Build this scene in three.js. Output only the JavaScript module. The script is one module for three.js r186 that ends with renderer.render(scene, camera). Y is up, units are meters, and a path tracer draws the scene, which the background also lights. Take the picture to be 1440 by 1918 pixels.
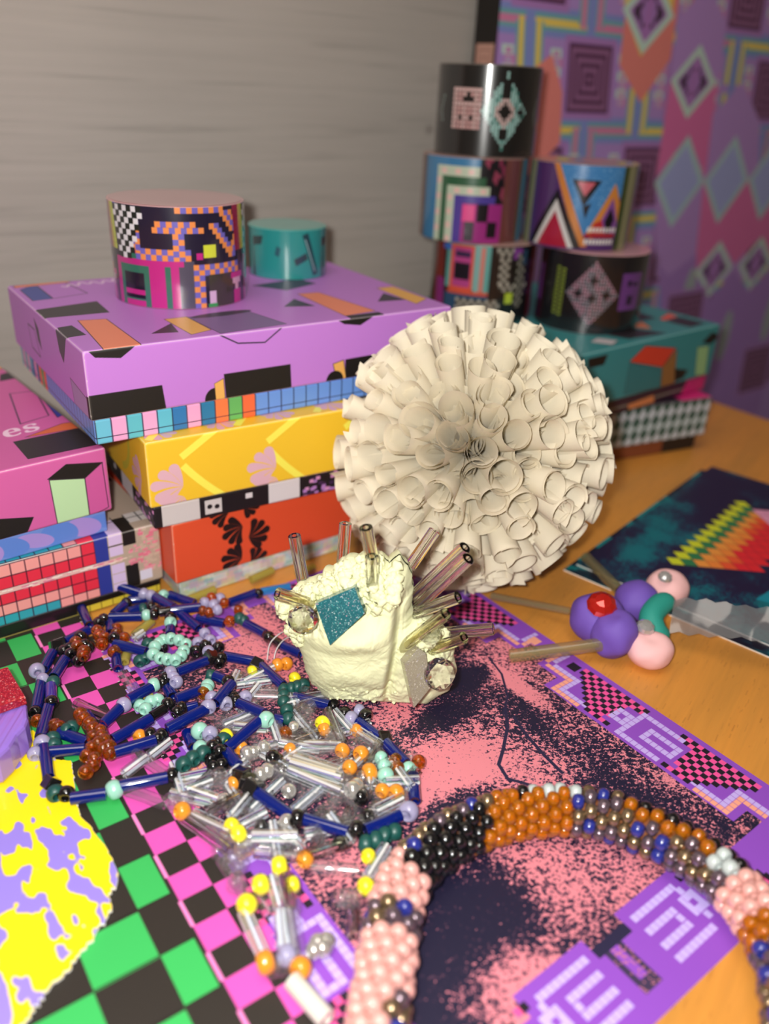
import * as THREE from 'three';
import { RoundedBoxGeometry } from 'three/addons/geometries/RoundedBoxGeometry.js';
import { mergeGeometries, mergeVertices } from 'three/addons/utils/BufferGeometryUtils.js';
import { RectAreaLightUniformsLib } from 'three/addons/lights/RectAreaLightUniformsLib.js';

// ------------------------------------------------------------ camera, lights, exposure
const scene = new THREE.Scene();
const V3 = THREE.Vector3;
const S = 0.19;                                        // height of the lens above the table top (metres)
const FOCAL = 1548.5, PITCH = 0.477965, ROLL = 0.0515459;   // recovered from the edges in the photograph
const camera = new THREE.PerspectiveCamera(2 * Math.atan(959 / FOCAL) * 180 / Math.PI, 1440 / 1918, 0.01, 20);
camera.position.set(0, S, 0);
camera.rotation.set(-PITCH, 0, ROLL, 'YXZ');
camera.focus = 0.274;
camera.userData.fStop = 6.2;
scene.add(camera);
scene.background = new THREE.Color(0x000000);

const renderer = new THREE.WebGLRenderer({ antialias: true });
renderer.toneMapping = THREE.LinearToneMapping;
renderer.toneMappingExposure = 1.0;
renderer.shadowMap.enabled = true;
RectAreaLightUniformsLib.init();

const FLASH_POWER = 0.41, CEILING_POWER = 2.7;
const flash = new THREE.SpotLight(0xfffdf8, FLASH_POWER, 0, 1.15, 0.5, 2);      // the phone's flash, beside the lens
flash.position.set(-0.016, S + 0.011, 0.004);
flash.target.position.set(-0.016, S - 0.14, -0.27);
flash.castShadow = true; flash.shadow.radius = 0.3; flash.shadow.mapSize.set(2048, 2048);
scene.add(flash, flash.target);
const room_lamp = new THREE.RectAreaLight(0xfff1e2, CEILING_POWER, 0.9, 0.9);
room_lamp.position.set(-0.15, 1.60, 0.15); room_lamp.lookAt(-0.15, 0, 0.15);
scene.add(room_lamp);

// ------------------------------------------------------------ helpers
let seed = 20240611;
function rnd() { seed = (seed + 0x6D2B79F5) | 0; let t = Math.imul(seed ^ (seed >>> 15), 1 | seed); t = (t + Math.imul(t ^ (t >>> 7), 61 | t)) ^ t; return ((t ^ (t >>> 14)) >>> 0) / 4294967296; }
const rr = (a, b) => a + (b - a) * rnd();
const cp = Math.cos(PITCH), sp = Math.sin(PITCH), cr = Math.cos(ROLL), sr = Math.sin(ROLL);
// measuring the photograph: the direction in which a picture point lies, and where it meets a level h or an upright plane z
function sight(x, y) { const dx = x - 720, dy = 959 - y, a = cr * dx - sr * dy, b = sr * dx + cr * dy; return new V3(a, b * cp - FOCAL * sp, -FOCAL * cp - b * sp); }
function at(x, y, h = 0) { const r = sight(x, y), t = (h - S) / r.y; return new V3(t * r.x, h, t * r.z); }
function atZ(x, y, z) { const r = sight(x, y), t = z / r.z; return new V3(t * r.x, S + t * r.y, z); }

const names = new Map();
function numbered(n) { const k = names.get(n) || 0; names.set(n, k + 1); return k ? n + '_' + String(k).padStart(3, '0') : n; }
function tag(o, label, category, group) { o.userData.label = label; o.userData.category = category; if (group) o.userData.group = group; return o; }
function shade(o) { o.traverse(m => { if (m.isMesh) { m.castShadow = true; m.receiveShadow = true; } }); return o; }
function thing(name, label, category, pos = new V3(), yaw = 0, group) {
  const o = new THREE.Group(); o.name = numbered(name); o.position.copy(pos); o.rotation.y = yaw; scene.add(o); return tag(o, label, category, group);
}
function part(parent, name, geo, mat, pos, rot, scale) {
  const m = new THREE.Mesh(geo, mat); m.name = name; m.castShadow = m.receiveShadow = true;
  if (pos) m.position.copy(pos); if (rot) m.rotation.set(...rot); if (scale) m.scale.set(...scale);
  parent.add(m); return m;
}
function struct(name, geo, mat, pos, yaw = 0) { const m = new THREE.Mesh(geo, mat); m.name = name; m.position.copy(pos); m.rotation.y = yaw; m.receiveShadow = m.castShadow = true; m.userData.kind = 'structure'; scene.add(m); return m; }

// noise
const hash2 = (x, y) => { let h = Math.imul(x, 374761393) + Math.imul(y, 668265263); h = Math.imul(h ^ (h >>> 13), 1274126177); return ((h ^ (h >>> 16)) >>> 0) / 4294967296; };
function vnoise(x, y) { const xi = Math.floor(x), yi = Math.floor(y), u = x - xi, v = y - yi, a = u * u * (3 - 2 * u), b = v * v * (3 - 2 * v);
  const p = hash2(xi, yi), q = hash2(xi + 1, yi), r = hash2(xi, yi + 1), s = hash2(xi + 1, yi + 1); return (p + (q - p) * a) * (1 - b) + (r + (s - r) * a) * b; }
function fbm(x, y, n = 4) { let s = 0, a = 0.5, f = 1; for (let i = 0; i < n; i++) { s += a * vnoise(x * f + i * 17.3, y * f - i * 9.1); a *= 0.5; f *= 2.03; } return s / (1 - Math.pow(0.5, n)); }
const hash3 = (x, y, z) => hash2(x + Math.imul(z, 7919), y + Math.imul(z, 104729));
function noise3(x, y, z) { const zi = Math.floor(z), w = z - zi, c = w * w * (3 - 2 * w); return vnoise(x + zi * 31.7, y + zi * 57.3) * (1 - c) + vnoise(x + (zi + 1) * 31.7, y + (zi + 1) * 57.3) * c; }

function canvas(w, h, draw) { const c = document.createElement('canvas'); c.width = Math.round(w); c.height = Math.round(h); const g = c.getContext('2d'); draw(g, c.width, c.height); return c; }
function texOf(c, srgb = true) { const t = new THREE.CanvasTexture(c); if (srgb) t.colorSpace = THREE.SRGBColorSpace; t.magFilter = THREE.LinearFilter; t.anisotropy = 8; return t; }
const tex = (w, h, draw, srgb = true) => texOf(canvas(w, h, draw), srgb);
function perPixel(g, w, h, f) { const im = g.getImageData(0, 0, w, h), d = im.data; for (let y = 0, k = 0; y < h; y++) for (let x = 0; x < w; x++, k += 4) { const c = f(x, y); d[k] = c[0]; d[k + 1] = c[1]; d[k + 2] = c[2]; d[k + 3] = 255; } g.putImageData(im, 0, 0); }
const mix3 = (a, b, t) => [a[0] + (b[0] - a[0]) * t, a[1] + (b[1] - a[1]) * t, a[2] + (b[2] - a[2]) * t];
const clamp01 = t => t < 0 ? 0 : t > 1 ? 1 : t;
function poly(g, pts, fill, stroke, lw) { g.beginPath(); pts.forEach((p, i) => i ? g.lineTo(p[0], p[1]) : g.moveTo(p[0], p[1])); g.closePath(); if (fill) { g.fillStyle = fill; g.fill(); } if (stroke) { g.strokeStyle = stroke; g.lineWidth = lw; g.stroke(); } }
function rect(g, x, y, w, h, fill) { g.fillStyle = fill; g.fillRect(x, y, w, h); }

const std = (color, roughness = 0.6, o = {}) => new THREE.MeshStandardMaterial({ color, roughness, ...o });
const phys = (color, roughness = 0.4, o = {}) => new THREE.MeshPhysicalMaterial({ color, roughness, ...o });
const lin = (r, g, b) => new THREE.Color().setRGB(r, g, b);

// the table, the wall and most boxes are turned by the same angle against the camera
const YAW = 0.66, E = new V3(Math.cos(YAW), 0, -Math.sin(YAW)), N = new V3(-Math.sin(YAW), 0, -Math.cos(YAW));
const EDGE = new V3(0.23065, 0, -0.565985);            // a point on the right edge of the table top
const onTable = (e, n, y = 0) => EDGE.clone().addScaledVector(E, e).addScaledVector(N, n).setY(y);

// ------------------------------------------------------------ the room
const BACK = 0.105;                                    // back edge of the table, measured from EDGE along N
const PANEL_FRONT = 0.110, PANEL_DEPTH = 0.0205, WALL = 0.136, FLOOR = -0.74, CEIL = 1.70;
const wallMat = (() => {
  const c = canvas(1024, 1024, (g, w, h) => perPixel(g, w, h, (x, y) => {
    const s = fbm(x / 210, y / 5, 4) - 0.5, b = fbm(x / 70 + 9, y / 2.4 + 40, 3) - 0.5, k = fbm(x / 330 + 5, y / 260, 3) - 0.5;
    const dark = Math.max(0, fbm(x / 120 + 31, y / 6 + 7, 3) - 0.63) * 1.5;
    const v = 1 + s * 0.05 + b * 0.04 + k * 0.09 - dark * 0.22;
    return [176 * v, 169 * v, 162 * v];
  }));
  const g = c.getContext('2d');
  for (const [x, y, r] of [[0.28, 0.42, 7], [0.31, 0.41, 5], [0.72, 0.46, 5], [0.66, 0.62, 8], [0.15, 0.77, 8], [0.9, 0.2, 6], [0.5, 0.1, 6]]) { const q = g.createRadialGradient(x * 1024, y * 1024, 0, x * 1024, y * 1024, r * 1.6); q.addColorStop(0, 'rgba(112,104,98,.6)'); q.addColorStop(1, 'rgba(122,114,108,0)'); g.fillStyle = q; g.beginPath(); g.ellipse(x * 1024, y * 1024, r * 1.8, r, 0, 0, 7); g.fill(); }
  const t = texOf(c); t.wrapS = t.wrapT = THREE.MirroredRepeatWrapping;
  const b = t.clone(); b.colorSpace = THREE.NoColorSpace;
  return std(0xffffff, 0.6, { map: t, bumpMap: b, bumpScale: 0.0009 });
})();
function metreUV(geo, w, h, size) { const u = geo.attributes.uv; for (let i = 0; i < u.count; i++) u.setXY(i, u.getX(i) * w / size, u.getY(i) * h / size); return geo; }
const H = CEIL - FLOOR, plainWall = std(lin(0.62, 0.58, 0.53), 0.85);
struct('wall_back', metreUV(new THREE.BoxGeometry(3.4, H, 0.12), 3.4, H, 0.62), wallMat, onTable(-0.5, WALL + 0.06, (CEIL + FLOOR) / 2), YAW);
struct('wall_left', new THREE.BoxGeometry(0.12, H, 3.2), plainWall, onTable(-2.14, WALL - 1.6, (CEIL + FLOOR) / 2), YAW);
struct('wall_right', new THREE.BoxGeometry(0.12, H, 3.2), plainWall, onTable(1.14, WALL - 1.6, (CEIL + FLOOR) / 2), YAW);
struct('wall_front', new THREE.BoxGeometry(3.4, H, 0.12), plainWall, onTable(-0.5, WALL - 3.26, (CEIL + FLOOR) / 2), YAW);
struct('ceiling', new THREE.BoxGeometry(3.5, 0.12, 3.5), std(lin(0.75, 0.73, 0.7), 0.9), onTable(-0.5, WALL - 1.6, CEIL + 0.06), YAW);
struct('floor', new THREE.BoxGeometry(3.5, 0.12, 3.5), std(lin(0.30, 0.24, 0.19), 0.6), onTable(-0.5, WALL - 1.6, FLOOR - 0.06), YAW);

const lamp = thing('ceiling_lamp', 'flat square white ceiling lamp lighting the room above the table', 'lamp', new V3(-0.15, CEIL, 0.15));
part(lamp, 'housing', new RoundedBoxGeometry(0.98, 0.07, 0.98, 3, 0.01), std(0xeeeeee, 0.5), new V3(0, -0.036, 0));
part(lamp, 'diffuser', new RoundedBoxGeometry(0.9, 0.014, 0.9, 3, 0.005), std(0xffffff, 0.5, { emissive: lin(1, 0.93, 0.84), emissiveIntensity: 1.2 }), new V3(0, -0.078, 0));
const phone = thing('flash_lamp', 'small round white flash lamp beside the lens', 'lamp', new V3(-0.016, S + 0.011, 0.0075));
part(phone, 'reflector', new THREE.LatheGeometry([[0, 0], [0.0045, 0], [0.005, -0.0006], [0.005, -0.002], [0, -0.002]].map(p => new THREE.Vector2(...p)), 24), std(0x888888, 0.3, { metalness: 0.8 }), null, [Math.PI / 2, 0, 0]);
part(phone, 'diode', new THREE.CylinderGeometry(0.003, 0.003, 0.0006, 20), std(0xffffff, 0.5, { emissive: lin(1, 0.96, 0.9), emissiveIntensity: 2 }), new V3(0, 0, -0.0006), [Math.PI / 2, 0, 0]);

// the table
const woodTop = (() => {
  const t = tex(1024, 1024, (g, w, h) => {
    perPixel(g, w, h, (x, y) => { const a = fbm(x / 260, y / 26, 4), b = fbm(x / 60 + 3, y / 4, 3); const v = 1 + (a - 0.5) * 0.12 + (b - 0.5) * 0.07; return [211 * v, 143 * v * (1 - (a - .5) * .04), 62 * v * (1 - (a - .5) * 0.1)]; });
    for (let i = 0; i < 2600; i++) { const x = rnd() * w, y = rnd() * h, l = rr(3, 16); g.strokeStyle = 'rgba(140,84,34,' + rr(0.10, 0.38) + ')'; g.lineWidth = rr(0.7, 1.7); g.beginPath(); g.moveTo(x, y); g.lineTo(x + l, y + rr(-1, 1)); g.stroke(); }
  });
  t.wrapS = t.wrapT = THREE.MirroredRepeatWrapping;
  return phys(0xffffff, 0.42, { map: t, clearcoat: 0.25, clearcoatRoughness: 0.3 });
})();
{
  const L = 1.3, D = 0.75, t = thing('table', 'light brown wooden table under all the boxes, beads and prints', 'table', onTable(0, BACK, 0), YAW);
  const top = new RoundedBoxGeometry(L, 0.024, D, 3, 0.003), p = top.attributes.position, u = top.attributes.uv, ga = 0.33 - YAW;
  for (let i = 0; i < p.count; i++) { const x = p.getX(i), z = -p.getZ(i); u.setXY(i, (x * Math.cos(ga) - z * Math.sin(ga)) / 0.26, (x * Math.sin(ga) + z * Math.cos(ga)) / 0.26); }
  part(t, 'tabletop', top, woodTop, new V3(-L / 2, -0.012, D / 2));
  const legMat = std(0x8d5c30, 0.5);
  for (const [x, z] of [[-0.06, 0.06], [-L + 0.06, 0.06], [-0.06, D - 0.06], [-L + 0.06, D - 0.06]]) part(t, 'leg', new RoundedBoxGeometry(0.05, 0.714, 0.05, 2, 0.004), legMat, new V3(x, -0.382, z));
  for (const z of [0.06, D - 0.06]) part(t, 'apron', new RoundedBoxGeometry(L - 0.17, 0.07, 0.02, 2, 0.003), legMat, new V3(-L / 2, -0.06, z));
}

// ------------------------------------------------------------ the tall patterned box behind the table
{
  const W = 0.50, TOP = 0.35, LOW = -0.12, K = 3, HH = TOP - LOW;
  const t = thing('display_box', 'tall lilac box patterned with squares and diamonds, standing behind the tape rolls', 'box', onTable(-0.1402, PANEL_FRONT, FLOOR), YAW);
  const face = tex(W * 1000 * K, HH * 1000 * K, (g, w, h) => {
    g.save(); g.scale(K, K); const Y = y => TOP * 1000 - y;
    g.transform(1, 0, 0, 1, 0, 0);
    rect(g, 0, 0, 500, 470, '#b893da');
    const sh = y => (228 - y) * 0.11;                                 // the print runs a little askew
    const P = (x, y) => [x + sh(y), Y(y)];
    const box = (x, y, ww, hh, c) => poly(g, [P(x, y), P(x + ww, y), P(x + ww, y - hh), P(x, y - hh)], c);
    const BL = '#8a98da', TE = '#78b4bc', YE = '#f6d86a', PK = '#e088b2', GR = '#cdeade';
    const dots = (x, y) => { for (let i = 0; i < 6; i++) { box(x + (i % 2) * 2, y - i * 5.2, 10, 5.4, i % 2 ? '#d58cc4' : GR); box(x + 3, y - i * 5.2 - 1.5, 5, 3, i % 2 ? '#c6b2d8' : '#d58cc4'); } };
    const square = (cx, cy, ww, hh) => { box(cx - ww / 2 - 4, cy + hh / 2 + 4, ww + 8, hh + 8, '#b583c9'); let a = ww, b = hh, k = 0; while (a > 3 && b > 3) { box(cx - a / 2, cy + b / 2, a, b, k % 2 ? '#9b6794' : '#5b3357'); a -= k % 2 ? 6.2 : 4.6; b -= k % 2 ? 6.2 : 4.6; k++; } };
    const band = (x0, x1, y, c) => { box(x0, y + 8, x1 - x0, 16, BL); box(x0, y + 4.5, x1 - x0, 9, TE); box(x0, y + 2, x1 - x0, 4.2, c); };
    const tee = (cx, y, c, up) => { const yt = up ? y + 27 : y; for (const s of [-1, 1]) { box(cx + s * 7.5 - 4.5, yt, 9, 27, TE); box(cx + s * 7.5 - 2.2, yt + (up ? 0 : 2), 4.4, 29, c); } box(cx - 4, yt + 8, 8, 40, BL); };
    // left field: squares between meander bands
    for (const [y, o] of [[228, 26], [167.8, 81], [107, 26], [47, 81], [-13, 26]]) {
      for (let i = -1; i < 9; i++) { const cx = o - 55 + i * 55; band(cx - 55, cx, y, ((i + (o > 50 ? 1 : 0)) & 1) ? PK : YE); }
      for (let i = -1; i < 9; i++) { const cx = (o > 50 ? 26 : 26) + i * 55; tee(cx, y, (i & 1) ? PK : YE, ((i + (o > 50 ? 1 : 0)) & 1)); }
    }
    for (const [y, o] of [[198.3, 86], [258, 31], [137, 50], [77, 105], [17, 50], [320, 86], [-43, 105]]) for (let i = -1; i < 5; i++) { square(o + i * 108 - sh(y), y, 42, 40); dots(o + i * 108 + 28 - sh(y), y + 16); dots(o + i * 108 - 38 - sh(y), y + 16); }
    // lozenge columns stepping to the right
    const loz = (x, y, w2, h2, c) => poly(g, [[x, Y(y + h2)], [x + w2, Y(y)], [x, Y(y - h2)], [x - w2, Y(y)]], c);
    const chev = (x, y, ww, hh, c, lo) => poly(g, [[x - ww, Y(y)], [x, Y(y - 0)], [x + ww, Y(y)], [x + ww, Y(y - hh)], [x, Y(y - hh - lo)], [x - ww, Y(y - hh)]], c);
    const purple = '#c096dd', coral = '#f48e86', mag = '#e878b6';
    const flower = (x, y, s = 1) => { loz(x, y, 27.5 * s, 24.5 * s, GR); loz(x, y, 23 * s, 20 * s, '#cfe6dc'); loz(x, y, 20 * s, 17.4 * s, '#b482cd'); g.fillStyle = '#4c3550'; for (const [a, b, q] of [[-12, 0, 3.6], [12, 0, 3.6], [-4.5, 8, 1.7], [4.5, 8, 1.7], [-4.5, -7.5, 1.7], [4.5, -7.5, 1.7], [-8.5, 4, 2], [8.5, 4, 2], [-8.5, -4, 2], [8.5, -4, 2]]) { g.beginPath(); g.arc(x + a * s, Y(y + b * s), q * s, 0, 7); g.fill(); } rect(g, x - 1.5 * s, Y(y + 15 * s), 3 * s, 30 * s, '#bd7cc8'); };
    const vee = (x, top, ww, dep, c) => poly(g, [[x - ww, Y(top)], [x, Y(top - 30)], [x + ww, Y(top)], [x + ww, Y(top - 26)], [x, Y(top - 26 - dep)], [x - ww, Y(top - 26)]], c);
    // coral hexagon under the topmost flower, purple and magenta hexagons beside it
    poly(g, [[108, Y(300)], [163, Y(300)], [168, Y(214)], [143, Y(186)], [114, Y(208)]], coral);
    poly(g, [[108, Y(300)], [160, Y(300)], [160, Y(240)], [135, Y(214)], [110, Y(240)]], YE);
    flower(136, 240);
    poly(g, [[168, Y(238)], [196, Y(262)], [226, Y(240)], [232, Y(202)], [200, Y(215)], [172, Y(200)]], purple);
    poly(g, [[172, Y(200)], [230, Y(200)], [240, Y(135)], [206, Y(165)], [176, Y(136)]], mag);
    poly(g, [[22, Y(196)], [48, Y(211)], [62, Y(190)], [66, Y(160)], [40, Y(140)], [20, Y(165)]], coral);
    flower(200, 201);
    poly(g, [[232, Y(180)], [262, Y(204)], [300, Y(175)], [318, Y(130)], [330, Y(40)], [250, Y(60)], [200, Y(60)], [176, Y(135)], [206, Y(160)], [240, Y(134)]], purple);
    poly(g, [[238, Y(133)], [262, Y(110)], [300, Y(133)], [345, Y(130)], [380, Y(105)], [420, Y(130)], [420, Y(60)], [372, Y(62)], [345, Y(84)], [310, Y(62)], [281, Y(84)], [252, Y(60)]], mag);
    poly(g, [[200, Y(70)], [217, Y(60)], [250, Y(75)], [255, Y(58)], [285, Y(34)], [312, Y(58)], [347, Y(32)], [376, Y(60)], [420, Y(40)], [420, Y(-120)], [300, Y(-120)], [290, Y(-10)], [230, Y(-5)]], '#ae84d0');
    for (const x of [207, 270, 333, 396]) { loz(x, 132, 31.5, 34, '#b9dadc'); loz(x, 132, 25, 27, '#b0b9f0'); }
    for (const x of [281, 345, 409]) flower(x, 60, 0.98);
    for (const [x, y] of [[322, -4], [392, 6], [250, 40], [455, 0]]) { g.fillStyle = 'rgba(170,200,180,.75)'; g.beginPath(); g.ellipse(x, Y(y), 8, 24, 0, 0, 7); g.fill(); }
    square(362, -46, 46, 44); square(228, 20, 48, 44);
    for (let i = -60; i < 200; i++) { g.strokeStyle = 'rgba(255,255,255,.05)'; g.lineWidth = 0.7; g.beginPath(); g.moveTo(i * 4, 0); g.lineTo(i * 4 + 220, 470); g.stroke(); }
    g.restore();
  });
  const side = tex(80, HH * 1000 * K, (g, w, h) => { rect(g, 0, 0, w, h, '#17120f'); const y = 1 - 0; const py = (TOP - 0.214) * 1000 * K; rect(g, 10, py, 62, 84, '#c29484'); g.strokeStyle = '#a5786c'; g.lineWidth = 3; g.strokeRect(20, py + 10, 42, 62); g.strokeRect(29, py + 22, 24, 38); for (let i = 1; i < 5; i++) rect(g, 10, py + 150 + i * 150, 62, 84, '#8d5d6b'); });
  const black = std(0x17120f, 0.5), fm = phys(0xffffff, 0.5, { map: face, clearcoat: 0.15, clearcoatRoughness: 0.4 }), sm = std(0xffffff, 0.5, { map: side });
  part(t, 'printed_shell', new THREE.BoxGeometry(W, HH, PANEL_DEPTH), [black, sm, black, black, fm, black], new V3(W / 2, LOW - FLOOR + HH / 2, -PANEL_DEPTH / 2));
  part(t, 'plinth', new RoundedBoxGeometry(W, LOW - FLOOR, PANEL_DEPTH, 2, 0.002), black, new V3(W / 2, (LOW - FLOOR) / 2, -PANEL_DEPTH / 2));
}

// ------------------------------------------------------------ gift boxes: printed lid on a shallow base
// paint receives one canvas context per face, in millimetres from the face's upper left corner
const worn = 'rgba(240,232,226,';
function giftBox(name, label, x, z, yaw, y0, w, d, h, gap, paint, base, group = 'printed gift boxes') {
  const t = thing(name, label, 'box', new V3(x, y0 - gap, z), yaw, group);
  const W = w * 1000, D = d * 1000, HT = h * 1000, aw = W + 2 * D + 4, ah = D + HT + 4, K = Math.min(5, 2040 / aw);
  const c = canvas(aw * K, ah * K, (g) => {
    g.scale(K, K); rect(g, 0, 0, aw, ah, paint.color);
    const put = (ox, oy, fw, fh, f) => { g.save(); g.beginPath(); g.rect(ox, oy, fw, fh); g.clip(); g.translate(ox, oy); if (f) f(g, fw, fh); g.restore();
      for (let i = 0; i < (fw + fh) * 2.2; i++) { const q = rnd() * 2 * (fw + fh); let a, b; if (q < fw) [a, b] = [q, 0]; else if (q < 2 * fw) [a, b] = [q - fw, fh]; else if (q < 2 * fw + fh) [a, b] = [0, q - 2 * fw]; else [a, b] = [fw, q - 2 * fw - fh]; g.fillStyle = worn + rr(0.12, 0.5) + ')'; const s = rr(0.2, 0.8); g.fillRect(ox + a - s / 2, oy + b - s / 2, s * rr(0.5, 1.5), s); }
      g.strokeStyle = worn + '.55)'; g.lineWidth = 0.75; g.strokeRect(ox + 0.1, oy + 0.1, fw - 0.2, fh - 0.2); };
    put(0, 0, W, D, paint.top); put(0, D + 2, W, HT, paint.front); put(W + 2, D + 2, D, HT, paint.left); put(W + D + 4, D + 2, D, HT, paint.right || paint.left);
  });
  const geo = new RoundedBoxGeometry(w, h, d, 3, 0.0011), u = geo.attributes.uv, n = geo.attributes.normal, p = geo.attributes.position;
  const R = { 0: [W + D + 4, D + 2, D, HT], 1: [W + 2, D + 2, D, HT], 2: [0, 0, W, D], 3: [0, 0, 1, 1], 4: [0, D + 2, W, HT], 5: [0, D + 2, W, HT] };
  geo.groups.forEach((q, k) => { const [a, b, fw, fh] = R[k]; for (let i = q.start; i < q.start + q.count; i++) {
    const X = p.getX(i) + w / 2, Yt = h / 2 - p.getY(i), Z = p.getZ(i) + d / 2; const [s, v] = k < 2 ? [k ? Z / d : 1 - Z / d, Yt / h] : k < 4 ? [X / w, Z / d] : [k === 4 ? X / w : 1 - X / w, Yt / h];
    u.setXY(i, (a + clamp01(s) * fw) / aw, 1 - (b + clamp01(v) * fh) / ah); } });
  geo.clearGroups();
  part(t, 'lid', geo, phys(0xffffff, 0.48, { map: texOf(c), clearcoat: 0.2, clearcoatRoughness: 0.35 }), new V3(w / 2, gap + h / 2, -d / 2));
  const ins = base.inset ?? 0.0015, bh = gap - 0.0002;
  const bt = tex((W - ins * 2000) * 4, Math.max(8, bh * 1000 * 8), (g, cw, ch) => { g.scale(4, 8); rect(g, 0, 0, W, bh * 1000 + 1, base.color); base.front && base.front(g, W - ins * 2000, bh * 1000); });
  const bg = new RoundedBoxGeometry(w - 2 * ins, bh, d - 2 * ins, 3, 0.0009);
  part(t, 'base', bg, phys(0xffffff, 0.45, { map: bt, clearcoat: 0.2 }), new V3(w / 2, bh / 2, -d / 2));
  return t;
}
const BK = '#151210', OR = '#e8876a', YL = '#e3aa58', GN = '#b9dcab';
function blocks(g, list) { for (const [c, ...pts] of list) { const q = []; for (let i = 0; i < pts.length; i += 2) q.push([pts[i], pts[i + 1]]); if (c[0] === '-') poly(g, q, null, '#3a2b45', 0.5); else poly(g, q, c, '#1c1620', 0.25); } }
function leaf(g, x, y, s, c, rot) {                     // curled leaf of drop-shaped lobes
  g.save(); g.translate(x, y); g.rotate(rot); g.fillStyle = c; g.strokeStyle = c;
  for (let i = 0; i < 5; i++) { const a = -1.15 + i * 0.5, l = s * (1 - 0.1 * Math.abs(i - 2)), ex = Math.cos(a) * l, ey = Math.sin(a) * l; const w = s * 0.2, nx = -Math.sin(a) * w, ny = Math.cos(a) * w; g.beginPath(); g.moveTo(0, 0); g.quadraticCurveTo(ex * 0.5 - ey * 0.16 + nx * .4, ey * 0.5 + ex * 0.16 + ny * .4, ex + nx, ey + ny); g.arc(ex, ey, w, a + 1.57, a - 1.57, true); g.quadraticCurveTo(ex * 0.5 - ey * 0.16 - nx * .6, ey * 0.5 + ex * 0.16 - ny * .6, 0, 0); g.fill(); }
  g.restore();
}
const H1 = S;                                            // boxes were measured in lens heights
giftBox('gift_box', 'purple gift box with black and orange blocks, topmost under two tape rolls', -0.5391 * H1, -1.3915 * H1, 0.623, 0.4313 * H1, 0.8218 * H1, 0.56 * H1, 0.1306 * H1, 0.0095, {
  color: '#bd7ad0',
  top: (g, w, h) => { g.translate(0, 8); blocks(g, [[OR, 10, 59, 20, 61, 20, 98.4, 7, 98.4], ['#38323c', 1, 66, 6, 65, 7, 79, -1, 80], ['#3b353c', -1, 38, 25, 33, 24, 52, -1, 51], [YL, 39, 70, 48, 70, 49, 91, 40, 94], ['#3a333f', 28, 87, 39, 77, 37, 89], ['#7f6496', 48, 71, 73, 71, 78, 95, 50, 97],
      [OR, 106, 53, 116, 54, 121, 92, 105, 94], ['#463b4e', 90, 71, 100, 61, 102, 75], ['#453c55', 95, 31, 121, 26, 124, 38, 105, 45], [YL, 145, 57, 154, 57, 154, 83, 144, 89], ['#3d3345', 131, 79, 142, 67, 144, 81], ['#4752a0', 3, 2, 11, -6, 11, 22, 3, 23], ['-', 11, -4, 23, -6, 26, 18, 11, 22],
      ['#4a4150', 120, 2, 136, 0, 140, 10, 124, 12], [OR, 2, -6, 24, -8, 26, -5, 2, -2], [OR, 60, -6, 84, -8, 84, 2, 66, 4]]);
    g.fillStyle = '#463d50'; g.beginPath(); g.ellipse(62, 71.5, 13, 3, -0.05, 0, 7); g.fill();
    g.strokeStyle = 'rgba(240,215,240,.8)'; g.lineWidth = 1.3; g.beginPath(); for (let i = 0; i <= 60; i++) { const q = i / 60; g.lineTo(20 + q * 28, 1 + Math.sin(q * 34) * 2.2 + Math.sin(q * 13) * 1 - q * 3); } g.stroke();
    rect(g, 7, 98, 12, 3, BK); rect(g, 105, 94, 16, 6, '#2b2530'); },
  front: (g, w, h) => { blocks(g, [[BK, -1, 15.6, 26, 15.6, 27, 26, -1, 26], [BK, 50, 15, 77.6, 15, 78, 24.6, 50.5, 24.6], [YL, 46, 18, 49.6, 16.6, 50, 24.6, 46.4, 24.6], [BK, 103, 16.5, 132, 16, 132, 24.6, 103, 24.6], [YL, 97, 17.5, 102, 16.5, 103.5, 25, 99, 25], [BK, 2, 0, 18, 0, 12.5, 3.6, 4, 2.4], [BK, 99, 0, 116, 0, 109.5, 3, 102, 1.8], ['-', 47, -1, 76, -1, 67, 5, 56, 4]]); g.fillStyle = BK; g.beginPath(); g.ellipse(46, 24, 4, 4.4, 0, 0, 7); g.fill(); g.beginPath(); g.ellipse(98, 24.5, 4, 4, 0, 0, 7); g.fill(); poly(g, [[46, 18], [49.6, 16.6], [50, 26], [46.4, 26]], YL); },
  left: (g, w, h) => { blocks(g, [['#4a3d52', 42, 4, 47, 7, 48, 15, 44, 12], ['#4a3d52', 74, -1, 88, -1, 80, 11, 76, 8], ['-', 30, 9, 40, 9, 44, 19, 32, 18], ['#a184b8', 86, 15, w, 17, w, 26, 88, 24]]); rect(g, w - 2, 16, 3, 10, BK); },
}, { inset: 0.0012, color: '#5d86d0', front: (g, w, h) => { const cs = ['#6bbcd6', '#f0a5d0', '#5fb9c8', '#f0a5d0', '#5fb9d0', '#2f76b4', '#f0a5d0', '#2a78a4', '#f07a44', '#64b060', '#f06a40']; for (let i = 0; i < 40; i++) rect(g, i * 5.6, 0, 5.6, h + 1, cs[i] || '#6a96de'); g.fillStyle = '#1d2238'; for (let i = 0; i < 40; i++) g.fillRect(i * 5.6, 0, 0.35, h); g.fillRect(0, h * 0.72, w, 0.3); } });
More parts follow.
